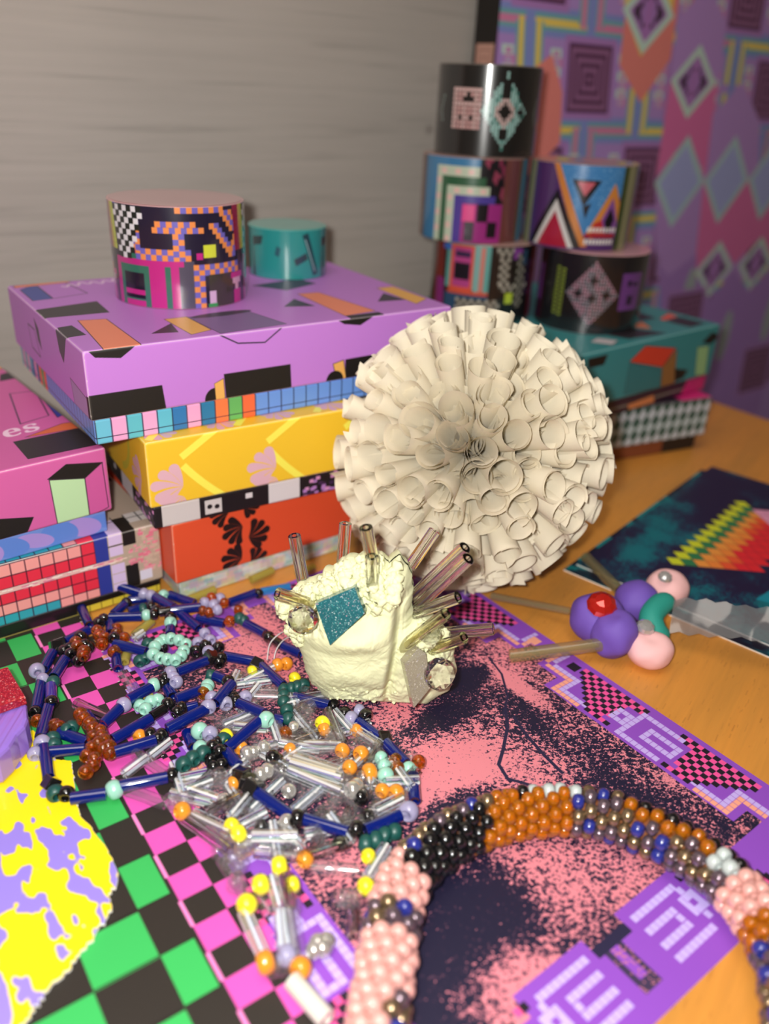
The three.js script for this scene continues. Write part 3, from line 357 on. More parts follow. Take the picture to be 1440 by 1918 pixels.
// ------------------------------------------------------------ flat prints on the table
const PAPER = std(0xf1ece4, 0.8);
const bl = (pts) => { const s = new THREE.Shape(); pts.forEach((p, i) => i ? s.lineTo(p[0], p[1]) : s.moveTo(p[0], p[1])); return s; };
{ // pink and navy print with a purple pixel border: 160 x 208 mm, measured from its far right corner
  const PW = 160, PH = 208, K = 7, cell = 2.06;
  const map = tex(PW * K, PH * K, (g, w, h) => {
    const blobs = [[31, 96, 22, 12, .7], [16, 75, 16, 12, .4], [75, 17, 15, 7, .3], [60, 25, 14, 8, -.3], [105, 31, 13, 3.4, .9], [93, 24, 8, 10, .25], [121, 76, 11, 16, .95], [122, 97, 8, 6, .5], [136, 56, 11, 10, .35], [163, 82, 20, 12, .33], [187, 112, 12, 14, .75], [123, 128, 12, 12, .35], [163, 19, 9, 7, .3], [91, 82, 6, 12, .35], [178, 58, 13, 14, .3], [150, 60, 22, 8, .18], [140, 100, 9, 6, .4], [112, 60, 8, 8, .3], [152, 100, 5, 3, .6],
      [90, 46, 6, 12, -1.1], [101, 62, 5, 13, -.7], [112, 40, 9, 5, -.45], [138, 33, 9, 4, -.25], [160, 105, 15, 14, -.9], [173, 128, 14, 12, -.8], [106, 123, 14, 8, -.5], [160, 42, 12, 7, -.5], [133, 86, 5, 13, -.9], [146, 74, 6, 12, -.5], [178, 92, 10, 10, -.35], [118, 105, 12, 8, -.4], [128, 40, 12, 4, -.3], [175, 30, 10, 10, -.25], [110, 14, 6, 6, .3]];
    const NV = [27, 23, 50], PK = [226, 134, 146];
    perPixel(g, w, h, (x, y) => { const u = y / K, ww = PW - x / K; let f = -0.13; for (const b of blobs) { const q = ((u - b[0]) / b[2]) ** 2 + ((ww - b[1]) / b[3]) ** 2; if (q < 9) f += b[4] * Math.exp(-q * q * 0.6); }
      const e = 1.5 + 0.6 * vnoise(u / 9, ww / 9); f += (fbm(u * 1.5 + ww * .3, ww * 1.25, 3) - 0.5) * e * 1.25 + (vnoise(u * 3.4, ww * 3) - 0.5) * 0.75 + Math.max(0, vnoise(u * 3.9 + 3, ww * 3.5) - 0.7) * 2.6 - Math.max(0, vnoise(u * 3.3 + 60, ww * 3.1) - 0.78) * 2.4 + (fbm(u / 11 + 7, ww / 9, 3) - 0.5) * 0.8; return mix3(NV, PK, clamp01(f * 3.2 + 0.5)); });
    g.scale(K, K); g.lineJoin = 'round';
    const U = (u, q) => [PW - q, u];
    const arc = (pts, lw) => { g.strokeStyle = 'rgb(37,33,64)'; g.lineWidth = lw; g.lineCap = 'round'; g.beginPath(); pts.forEach((p, i) => { const [a, b] = U(...p); i ? g.lineTo(a, b) : g.moveTo(a, b); }); g.stroke(); };
    arc([[110, 43], [117, 49], [124, 58], [128, 64], [134, 66], [140, 62]], 1.1); arc([[115, 44], [124, 47], [134, 49], [142, 50]], 1.2); arc([[86, 28], [96, 31], [106, 38], [112, 46]], 0.8);
    const VI = '#8e4cc0', LI = '#c4aef0', PE = '#f3a58c', MG = '#f0559c', DK = '#1d1622';
    // frames: side(0 right, 1 left, 2 far, 3 near); a = along, d = distance from that edge
    const q2 = (side, a, d) => side === 0 ? [PW - d, a] : side === 1 ? [d, a] : side === 2 ? [a, d] : [a, PH - d];
    const rc = (side, a, d, la, ld, c) => { const p = q2(side, a, d), r = q2(side, a + la, d + ld); rect(g, Math.min(p[0], r[0]), Math.min(p[1], r[1]), Math.abs(r[0] - p[0]), Math.abs(r[1] - p[1]), c); };
    const px = (side, a, d, i, j, c, gap = 0.18) => rc(side, a + i * cell + gap / 2, d + j * cell + gap / 2, cell - gap, cell - gap, c);
    const GL = []; for (let j = 0; j <= 6; j++) GL.push([2, j]); for (let i = 3; i <= 9; i++) GL.push([i, 0], [i, 8 - 2]); for (let i = 5; i <= 10; i++) GL.push([i, 2], [i, 4]); GL.push([5, 3], [10, 3]); for (let i = -1; i <= 1; i++) for (let j = 2; j <= 4; j++) if (i || j !== 3) GL.push([i, j]);
    function run(side, c0, len) {                       // c0: the middle of a gap, about which the border mirrors
      const P2 = 53;
      for (let k = -2; k <= 2; k++) { const gc = c0 + k * 106;
        rc(side, gc - 5.5, 0, 11, 8, VI);
        for (const dir of [-1, 1]) { const span = (d0, d1, w0, w1, c) => rc(side, Math.min(gc + dir * d0, gc + dir * d1), w0, d1 - d0, w1 - w0, c);
          span(5, 15.6, 0, 15.4, VI); span(15, 37, 0, 22.6, VI); span(37, P2 + 0.2, 0, 22.4, VI);
          const put = (d, w, c, gp) => span(d - cell / 2 + gp, d + cell / 2 - gp, w - cell / 2 + gp, w + cell / 2 - gp, c);
          const zz = [[6.6, 4.6], [7.4, 13.2], [18.6, 12.6], [17.6, 20.2], [29.6, 19.8]];
          for (const [off, c] of [[1, LI], [0, PE]]) for (let q = 0; q < 4; q++) { const [p, r] = [zz[q], zz[q + 1]], n = Math.ceil(Math.hypot(r[0] - p[0], r[1] - p[1]) / 1.1); for (let i = 0; i <= n; i++) { const d = p[0] + (r[0] - p[0]) * i / n + off * cell, w = p[1] + (r[1] - p[1]) * i / n - off * cell; put(Math.round(d / cell) * cell, Math.round(w / cell) * cell + 0.4, c, 0.1); } }
          for (let j = 0; j < 9; j++) { const w = 3.4 + j * cell, d0 = 17 + (w - 3.8) * 0.87, d1 = w < 6 ? 45.4 : w < 18 ? 40.4 - (w - 6) * 0.12 : 42.4; for (let d = Math.ceil(d0 / cell) * cell; d < d1; d += cell) put(d, w, (Math.round(d / cell) + j) & 1 ? MG : DK, 0); }
        }
        rc(side, gc + 12.2, 3.4, 4.2, 4.2, DK); rc(side, gc - 7.6, 3.6, 4.2, 4.2, PE);
      }
      for (let k = -2; k <= 2; k++) { const gc = c0 + k * 106, gm = gc + P2; for (const [i, j] of GL) rc(side, gm - 6.7 + (i - 2) * 2.15 - 1, 5.5 + j * 2.42 - 1.12, 1.98, 2.24, LI);
              }
    }
    g.save(); run(2, 77, PW); g.restore();
    run(0, 94, PH); run(1, 94, PH);
    // near edge, where the glyph bars lie parallel to the edge
    rc(3, 0, 0, PW, 18, VI); 
    for (const dir of [-1, 1]) { const A = d => PW - (83.5 + dir * d); const b = (d0, d1, dep, c) => rc(3, Math.min(A(d0), A(d1)), dep - 1.05, Math.abs(d1 - d0), 2.1, c);
      b(6.4, 31, 18.4, VI); b(6.4, 31, 21.2, VI); b(6.4, 31, 19.6, VI); b(6.4, 31, 23, VI);
      b(9, 26.8, 20, LI); b(9.2, 21, 15.4, LI); b(9.2, 21, 10.6, LI); b(9.2, 25.6, 6.4, LI);
      b(26, 28, 18, LI); b(24, 30, 15.8, LI); b(24, 26, 13.8, LI); b(28, 30, 13.8, LI); b(24, 30, 11.8, LI); b(26, 28, 9.4, LI); b(19, 21, 13, LI);
      for (let j = 0; j < 8; j++) for (let i = 0; i < 12 - j; i++) rc(3, Math.min(A(28.5 + i * cell + j * 1), A(28.5 + i * cell + j * 1 + cell)), 3.4 + j * cell, cell, cell, (i + j) & 1 ? DK : MG);
      b(29.5, 31.6, 20.6, DK); b(31.6, 33.6, 20.6, MG);
      for (let i = 9; i < 27; i += cell) { const x = Math.min(A(i), A(i)); for (const dep of [20, 15.4, 10.6, 6.4]) rc(3, x, dep - 1.05, 0.16, 2.1, VI); } }
    rc(3, PW - 88, 5.5, 6.4, 13, 'rgb(60,48,78)'); rc(3, PW - 86.2, 8.6, 3, 12, VI); for (let i = 0; i < 60; i++) rc(3, PW - 88 + rnd() * 6.4, 5.5 + rnd() * 12, 0.5, 0.4, 'rgb(200,120,140)');
    rc(3, PW - 90, 18, 13, 3, 'rgb(37,33,64)');
  });
  const yaw = 0.67770, e = new V3(Math.cos(yaw), 0, -Math.sin(yaw)), n = new V3(-Math.sin(yaw), 0, -Math.cos(yaw));
  const corner = new V3(0.11448 * S, 0, -0.41746 * S).addScaledVector(e, 0.8 * S).addScaledVector(n, 1.09391 * S);
  const c = corner.clone().addScaledVector(e, -PW / 2000).addScaledVector(n, -PH / 2000).setY(0.00005);
  const t = thing('printed_sheet', 'pink and navy speckled print with a purple pixel border', 'print', c, yaw);
  part(t, 'sheet', new THREE.BoxGeometry(PW / 1000, 0.00022, PH / 1000), [PAPER, PAPER, phys(0xffffff, 0.5, { map, clearcoat: 0.12, clearcoatRoughness: 0.4 }), PAPER, PAPER, PAPER], new V3(0, 0.00011, 0));
}
{ // checkered sheet, in millimetres from a corner of one of its green squares
  const u = 0.637, ex = new V3(Math.cos(u), 0, -Math.sin(u)), ey = new V3(-Math.sin(u), 0, -Math.cos(u)), o = new V3(-0.0574, 0, -0.13873);
  const X0 = -46, Y0 = -70, Y1 = 137.5, pts = [[X0, Y0], [X0, Y1]]; pts.push([27.6, Y1]);
  for (let y = Y1; y > Y0; y -= 2.8) { const k = Math.round((Y1 - y) / 2.8), b = 24.6 + clamp01((y + 10) / 100) * 2.2, d = b + (k % 3 === 0 ? 0.9 : k % 3 === 1 ? 0.1 : -0.7); pts.push([d, y], [d, Math.max(Y0, y - 2.8)]); }
  const geo = new THREE.ExtrudeGeometry(bl(pts.map(p => [p[0] / 1000, p[1] / 1000])), { depth: 0.00025, bevelEnabled: false });
  const W = 78, HH = Y1 - Y0, K = 8, uv = geo.attributes.uv, p = geo.attributes.position; for (let i = 0; i < uv.count; i++) uv.setXY(i, (p.getX(i) * 1000 - X0) / W, (p.getY(i) * 1000 - Y0) / HH);
  const map = tex(W * K, HH * K, (g, w, h) => {
    g.scale(K, K); g.translate(-X0, Y1); g.scale(1, -1); rect(g, X0, Y0, W, HH, '#29241f');
    const GR = '#37b359', PK = '#e555b4';
    for (let j = -6; j < 12; j++) { if (j & 1) rect(g, 0, j * 14.9 - 0.0, 8.6, 14.9, '#29241f'); else rect(g, 0, j * 14.9, 8.6, 14.9, GR); if (j & 1) rect(g, -16, j * 14.9 - 0.4, 15.8, 14.6, GR); else rect(g, -31.5, j * 14.9, 15.4, 14.6, GR); }
    for (let j = -10; j < 18; j++) { const y = 4.9 + j * 8.45; if (j & 1) { rect(g, 9.7, y, 9.2, 8.45, PK); } else { rect(g, 9.2, y, 1.1, 8.45, '#f487c8'); rect(g, 19, y, 14, 8.45, PK); } }
    g.strokeStyle = 'rgba(20,16,14,.8)'; g.lineWidth = 0.35; for (let j = -6; j < 12; j++) { g.beginPath(); g.moveTo(-40, j * 14.9); g.lineTo(9, j * 14.9); g.stroke(); }
    for (let i = 0; i < 1500; i++) rect(g, rr(X0, X0 + W), rr(Y0, Y1), rr(0.1, 0.5), 0.12, 'rgba(255,255,255,.07)');
  });
  const t = thing('checkered_sheet', 'print of black, green and hot pink checks with a stepped edge', 'print', o.clone().setY(0.00055), u);
  const q = part(t, 'sheet', geo, [phys(0xffffff, 0.5, { map, clearcoat: 0.12, clearcoatRoughness: 0.4 }), PAPER], null, [-Math.PI / 2, 0, 0]);
}
{ // ragged painted cut-out
  const line = [[-114.5, -188.8], [-113.5, -194.5], [-112.2, -200.4], [-108.1, -199.4], [-102, -192], [-96.4, -187.5], [-91.9, -187.3], [-88.7, -180.7], [-85.2, -172.3], [-81.4, -166.1], [-77.8, -163.3], [-75.2, -160.3], [-71.5, -156.8], [-68, -152.1], [-65.3, -148.2], [-64.7, -144.8], [-65.8, -142], [-63.9, -138.4], [-64.4, -134.7], [-66, -128.6], [-67.9, -123.7], [-69.5, -120.8], [-71.3, -117.6], [-73.7, -109.5], [-78, -98], [-130, -98], [-134, -170]];
  const pts = []; for (let i = 0; i < line.length; i++) { const a = line[i], b = line[(i + 1) % line.length], m = Math.hypot(b[0] - a[0], b[1] - a[1]), k = i > 23 ? 1 : Math.max(2, Math.round(m / 0.8)); for (let s = 0; s < k; s++) { const j = s ? rr(-0.55, 0.55) : 0; pts.push([(a[0] + (b[0] - a[0]) * s / k + j) / 1000, -(a[1] + (b[1] - a[1]) * s / k + j * 0.7) / 1000]); } }
  const geo = new THREE.ExtrudeGeometry(bl(pts.reverse()), { depth: 0.0006, bevelEnabled: true, bevelThickness: 0.00015, bevelSize: 0.00012, bevelSegments: 1 });
  const X0 = -136, Z0 = 96, W = 74, HH = 108, K = 9, uv = geo.attributes.uv, p = geo.attributes.position; for (let i = 0; i < uv.count; i++) uv.setXY(i, (p.getX(i) * 1000 - X0) / W, (p.getY(i) * 1000 - Z0) / HH);
  const map = tex(W * K, HH * K, (g, w, h) => perPixel(g, w, h, (x, y) => { const X = X0 + x / K, Y = Z0 + HH - y / K, a = 0.6, s = X * Math.cos(a) + Y * Math.sin(a), q = -X * Math.sin(a) + Y * Math.cos(a);
    let f = fbm(s / 2.9 + 3, q / 5.2 + 11, 2) + 0.18 * (vnoise(s / 22 + 5, q / 26) - 0.5); const big = Math.exp(-Math.pow(((X + 97.5) / 2.2) ** 2 + ((Y - 156) / 6) ** 2, 1.4)) * .5 + Math.exp(-Math.pow(((X + 93) / 8) ** 2 + ((Y - 140) / 6) ** 2, 1.4)) * .35; f += big; f += (vnoise(X * 1.4, Y * 1.4) - .5) * .025;
    const yellow = [255, 226, 10], vio = [150, 130, 226], grey = [196, 184, 196]; const d = f - 0.645; return d < -0.022 ? yellow : d < 0.0 ? mix3(yellow, grey, (d + 0.022) / 0.022) : d < 0.02 ? mix3(grey, vio, d / 0.02) : vio; }));
  const t = thing('painted_cutout', 'ragged-edged yellow cut-out with violet blotches, lying on the checkered sheet', 'artwork', new V3(0, 0.00115, 0));
  part(t, 'card', geo, [phys(0xffffff, 0.5, { map, clearcoat: 0.2 }), PAPER], null, [-Math.PI / 2, 0, 0]);
}
{ // two dark teal cards
  const yaw = -0.69699, o = new V3(0.08193, 0, -0.31915), W = 212, HH = 157, K = 5;
  const rainbow = (g) => {                                // lattice of diamonds standing on their corners
    const ax = 4.86, ay = 3.48, by = -4.16, dia = (x, y, c) => poly(g, [[x, y], [x + ax, y + ay], [x + 2 * ax, y + ay + by], [x + ax, y + by]], c, 'rgba(70,10,25,.4)', 0.22);
    for (let q = 0; q < 7; q++) for (let i = -3; i < 14; i++) { const x = 26.5 + q * ax, y = 36 + i * 7.64 + (q % 2 ? ay : 0) + Math.floor(q / 2) * (ay + by); if (y < 34 + 0.66 * (x - 27.5) - 1 || y > 120.5 - 0.86 * (x - 26.5)) continue; const t = (x - 26.5) / ax; dia(x, y, t < 0.5 ? '#d5dc2a' : t < 1.5 ? '#2f7d4e' : t < 2.5 ? '#f29b42' : t < 3.5 ? (y > 92 ? '#f0582e' : '#f28a38') : t < 4.5 && y < 62 ? '#ef5a30' : '#e92a33'); }
    for (let k = 0; k < 4; k++) for (let r = 0; r < 2; r++) dia(37 + k * ax + r * ax, 117.2 + k * by + r * ay, k === 3 && r === 0 ? '#2f7350' : '#eba0c2'); };
  const map = tex(W * K, HH * K, (g, w, h) => { perPixel(g, w, h, (x, y) => { const X = x / K, Y = HH - y / K; const f = fbm(X / 16 + 2, Y / 16 + 8, 4) + 0.25 * Math.exp(-(((X - 12) / 16) ** 2 + ((Y - 66) / 30) ** 2)) - 0.2 * Math.exp(-(((X - 22) / 22) ** 2 + ((Y - 122) / 26) ** 2)) + 0.2 * Math.exp(-(((X - 60) / 30) ** 2 + ((Y - 12) / 22) ** 2)) + (vnoise(X * 1.6, Y * 1.9) - 0.5) * 0.3; const n = [30, 22, 58], t = [14, 110, 122]; return mix3(n, t, clamp01((f - 0.46) * 3.4)); }); g.scale(K, K); g.translate(0, HH); g.scale(1, -1); g.save(); g.translate(0, 0); rainbow(g); g.restore(); poly(g, [[70, 30], [96, 36], [90, 60], [74, 54]], '#168aa0'); });
  const lower = tex(512, 384, (g, w, h) => perPixel(g, w, h, (x, y) => { const f = fbm(x / 40, y / 18, 4); return f > 0.52 ? [16, 128, 132] : mix3([20, 18, 40], [14, 110, 120], clamp01((f - .42) * 6)); }));
  const mk = (label, y, dx, dz, dyaw, m) => { const t = thing('art_card', label, 'card', o.clone().add(new V3(dx, y, dz)), yaw + dyaw); const face = phys(0xffffff, 0.4, { map: m, clearcoat: 0.3, clearcoatRoughness: 0.25 }); part(t, 'sheet', new THREE.BoxGeometry(W / 1000, 0.0005, HH / 1000), [PAPER, PAPER, face, PAPER, PAPER, PAPER], new V3(W / 2000, 0.00025, -HH / 2000)); };
  mk('dark teal card mostly hidden under the other one, near edge showing', 0.00002, -0.0005, 0.0002, 0.004, lower);
  mk('dark teal card with a yellow, orange and red diamond pattern', 0.00058, 0.006, -0.0042, 0, map);
}

// ------------------------------------------------------------ shared small shapes
const tubeGeo = (() => { const P = [[0.42, -0.5], [0.9, -0.5], [1, -0.492], [1, 0.492], [0.9, 0.5], [0.42, 0.5], [0.42, -0.5]].map(p => new THREE.Vector2(...p)); const g = new THREE.LatheGeometry(P, 16); return g; })();
const UP = new V3(0, 1, 0);
const facetTube = (() => { const g = new THREE.LatheGeometry([[0.4, -0.5], [0.92, -0.5], [1, -0.49], [1, 0.49], [0.92, 0.5], [0.4, 0.5], [0.4, -0.5]].map(p => new THREE.Vector2(...p)), 8).toNonIndexed(); g.computeVertexNormals(); return g; })();
function tube(parent, name, a, b, r, mat, geo = tubeGeo) { const m = part(parent, name, geo, mat), d = b.clone().sub(a), l = d.length(); m.position.copy(a).add(b).multiplyScalar(0.5); m.quaternion.setFromUnitVectors(UP, d.normalize()); m.scale.set(r, l, r); return m; }
const seedGeo = (() => { const P = []; for (let i = 0; i <= 12; i++) { const a = Math.PI * (i / 12 - 0.5); P.push(new THREE.Vector2(0.52 + 0.48 * Math.cos(a), 0.72 * Math.sin(a))); } for (const y of [0.60, 0, -0.60]) P.push(new THREE.Vector2(0.36, y)); P.push(P[0].clone()); return new THREE.LatheGeometry(P, 20); })();
function bead(parent, name, p, r, mat, dir, geo = seedGeo) { const m = part(parent, name, geo, mat, p); m.quaternion.setFromUnitVectors(UP, dir); m.scale.setScalar(r); return m; }
const crystalGeo = (() => { const P = [[0.0, -0.78], [0.42, -0.78], [0.86, -0.42], [1, 0], [0.86, 0.42], [0.42, 0.78], [0, 0.78]].map(p => new THREE.Vector2(...p)); const g = new THREE.LatheGeometry(P, 9).toNonIndexed(); const q = new THREE.IcosahedronGeometry(1, 1); q.scale(1, 0.9, 1); q.computeVertexNormals(); return q; })();
const gemGeo = (() => { const P = [[0.001, -0.1], [0.8, -0.1], [1, 0.05], [0.86, 0.32], [0.52, 0.55], [0.001, 0.6]].map(p => new THREE.Vector2(...p)); const g = new THREE.LatheGeometry(P, 10).toNonIndexed(); g.computeVertexNormals(); return g; })();
function smoothed(g) { g.deleteAttribute('normal'); g.deleteAttribute('uv'); g = mergeVertices(g, 1e-7); g.computeVertexNormals(); return g; }
function blob(r, sx, sy, sz, amp, off, dimples = []) {
  const g0 = new THREE.IcosahedronGeometry(1, 20); const p = g0.attributes.position, v = new V3();
  for (let i = 0; i < p.count; i++) { v.fromBufferAttribute(p, i).normalize(); let k = 1 + amp * (noise3(v.x * 1.6 + off, v.y * 1.6 + 5, v.z * 1.6 + 9) - 0.5) + 0.006 * (noise3(v.x * 22 + off, v.y * 22 + 50, v.z * 22 + 50) - 0.5); for (const [d, dep, w] of dimples) { const c = Math.acos(Math.min(1, v.dot(d))); k -= dep * Math.exp(-((c / w) ** 2)); } p.setXYZ(i, v.x * k * r * sx, v.y * k * r * sy, v.z * k * r * sz); }
  return smoothed(g0);
}
function along(curve, rad, n = 40, m = 20) {           // closed, rounded body swept along a curve
  const fr = curve.computeFrenetFrames(n), pos = [], idx = [];
  for (let i = 0; i <= n; i++) { const t = i / n, c = curve.getPointAt(t), r = rad(t); for (let j = 0; j < m; j++) { const a = j / m * 2 * Math.PI; const q = c.clone().addScaledVector(fr.normals[i], Math.cos(a) * r).addScaledVector(fr.binormals[i], Math.sin(a) * r); pos.push(q.x, q.y, q.z); } }
  for (let i = 0; i < n; i++) for (let j = 0; j < m; j++) { const a = i * m + j, b = i * m + (j + 1) % m; idx.push(a, b, a + m, b, b + m, a + m); }
  const g = new THREE.BufferGeometry(); g.setAttribute('position', new THREE.Float32BufferAttribute(pos, 3)); g.setIndex(idx); g.computeVertexNormals(); return g;
}
const glassTube = phys(lin(0.97, 0.97, 0.98), 0.03, { transmission: 0.985, thickness: 0, ior: 1.7, side: THREE.DoubleSide });
const solidGlass = phys(lin(0.97, 0.96, 0.92), 0.03, { transmission: 1, thickness: 0.003, ior: 1.5 }), clearGlass = phys(lin(0.98, 0.98, 1), 0.05, { transmission: 1, thickness: 0.003, ior: 1.45, clearcoat: 0.7, clearcoatRoughness: 0.12 }), agedGlass = phys(lin(0.95, 0.90, 0.68), 0.04, { transmission: 1, thickness: 0.003, ior: 1.5 });
const agedTube = phys(lin(0.80, 0.73, 0.50), 0.08, { transmission: 0.88, thickness: 0, ior: 1.5, side: THREE.DoubleSide });
const crystal = phys(lin(0.97, 0.97, 0.97), 0.01, { transmission: 1, thickness: 0.004, ior: 1.5 });
const sparkle = (base, cols, n, rough = 0.3) => { const t = tex(384, 384, (g, w, h) => { rect(g, 0, 0, w, h, base); for (let i = 0; i < n; i++) { const s = rr(2, 7); g.fillStyle = cols[Math.floor(rnd() * cols.length)]; g.globalAlpha = rr(0.3, 1); g.fillRect(rnd() * w, rnd() * h, s, s); } }); t.wrapS = t.wrapT = THREE.RepeatWrapping; return phys(0xffffff, rough, { map: t, metalness: 0.25, clearcoat: 0.6, clearcoatRoughness: 0.15 }); };

// ------------------------------------------------------------ paper pompom of rolled cones
{
  const R = 0.3103 * S, C = new V3(0.175 * S, 0.3103 * S, -1.63648 * S);
  const t = thing('paper_pompom', 'big cream pompom made of many rolled paper cones', 'pompom', C);
  const paper = phys(lin(0.82, 0.745, 0.585), 0.95, { transmission: 0.22, thickness: 0, side: THREE.DoubleSide });
  const paper2 = phys(lin(0.85, 0.775, 0.615), 0.95, { transmission: 0.22, thickness: 0, side: THREE.DoubleSide });
  function cone(k) {
    const n = 30, m = 6, pos = [], uv = [], idx = [], turns = rr(1.15, 1.7), r1 = rr(0.092, 0.128), sw = rr(0.62, 0.86), ph = rnd() * 6.28, tilt = rr(0.0, 0.03), tip = rr(0.0, 0.045), oval = rr(0.84, 1.0);
    for (let j = 0; j <= m; j++) for (let i = 0; i <= n; i++) { const u = i / n, v = j / m, th = u * turns * 2 * Math.PI; const y1 = 1 - 0.04 + tilt * Math.cos(th - ph) + tip * Math.exp(-((((1 - u) * turns * 6.28) / 0.5) ** 2)); const y = 0.2 + (y1 - 0.2) * v, rad = (0.026 + (r1 - 0.026) * Math.pow(Math.min(1, v * 1.08), 0.66)) * (sw + (1 - sw) * u) * (1 + (v > 0.9 ? 0.02 : 0)); pos.push(Math.cos(th) * rad, y, Math.sin(th) * rad * oval); uv.push(u, v); }
    for (let j = 0; j < m; j++) for (let i = 0; i < n; i++) { const a = j * (n + 1) + i, b = a + n + 1; idx.push(a, b, a + 1, a + 1, b, b + 1); }
    const g = new THREE.BufferGeometry(); g.setAttribute('position', new THREE.Float32BufferAttribute(pos, 3)); g.setAttribute('uv', new THREE.Float32BufferAttribute(uv, 2)); g.setIndex(idx); g.computeVertexNormals(); g.scale(R, R, R); return g;
  }
  const kinds = Array.from({ length: 12 }, (_, k) => cone(k));
  const axis = new V3(0, S, 0).sub(C).normalize(), side = new V3(1, 0, 0).addScaledVector(axis, -axis.x).normalize(), up = axis.clone().cross(side);
  const stops = [[-0.5391, -1.3915, 0.623, 0.43, 0.565, 0.82], [-0.4559, -1.423, 0.5784, 0.19, 0.435, 0.46], [-0.4265, -1.4528, 0.6556, 0, 0.2417, 0.46]];
  const reach = (d) => { let k = 1; const b = d.dot(axis); const e = d.clone().addScaledVector(axis, b < 0 ? -0.5 * b : 0); for (let it = 0; it < 14; it++) { const p = C.clone().addScaledVector(e, R * k * 1.02).divideScalar(S); let bad = p.y < 0.012; for (const [x, z, a, y0, y1, w] of stops) { const dx = p.x - x, dz = p.z - z, n = dx * Math.sin(a) + dz * Math.cos(a), s = dx * Math.cos(a) - dz * Math.sin(a); if (p.y > y0 - 0.03 && p.y < y1 + 0.03 && s < w + 0.03 && n < 0.046) bad = true; } if (!bad) break; k *= 0.93; } return e.multiplyScalar(k); };
  const COUNT = 299, ga = Math.PI * (3 - Math.sqrt(5));
  for (let i = 0; i < COUNT; i++) {
    const z = 1 - 2 * (i + 0.5) / COUNT, q = Math.sqrt(1 - z * z), a = i * ga + rr(-0.1, 0.1), zz = Math.max(-1, Math.min(1, z + rr(-0.012, 0.012)));
    const d = side.clone().multiplyScalar(Math.cos(a) * q).addScaledVector(up, Math.sin(a) * q).addScaledVector(axis, zz).normalize();
    const e = reach(d), len = e.length() * (rnd() < 0.22 ? rr(0.86, 0.93) : rr(0.96, 1.01)), m = part(t, 'paper_cone', kinds[i % 12], rnd() < 0.5 ? paper : paper2);
    m.quaternion.setFromUnitVectors(UP, e.clone().normalize()); m.rotateY(rnd() * 6.28); m.rotateX(rr(-0.05, 0.05)); const s = 0.9 + 0.14 * rnd(); m.scale.set(s, len, s);
  }
  const inner = [], im = new THREE.Matrix4(), iq = new THREE.Quaternion();
  for (let i = 0; i < 330; i++) { const z = 1 - 2 * (i + 0.5) / 330, q = Math.sqrt(1 - z * z), a = i * ga + 1.7; if (z < -0.55) continue; const d = side.clone().multiplyScalar(Math.cos(a) * q).addScaledVector(up, Math.sin(a) * q).addScaledVector(axis, z), e = reach(d), l = e.length() * rr(0.74, 0.87); iq.setFromUnitVectors(UP, e.normalize()).multiply(new THREE.Quaternion().setFromAxisAngle(UP, rnd() * 6.28)); inner.push(kinds[(i * 5) % 12].clone().applyMatrix4(im.compose(new V3(), iq, new V3(0.95, l, 0.95)))); }
  part(t, 'inner_cones', mergeGeometries(inner), paper).userData.kind = 'stuff';
  part(t, 'core', blob(R * 0.26, 1, 1, 1, 0.3, 3), paper);
}

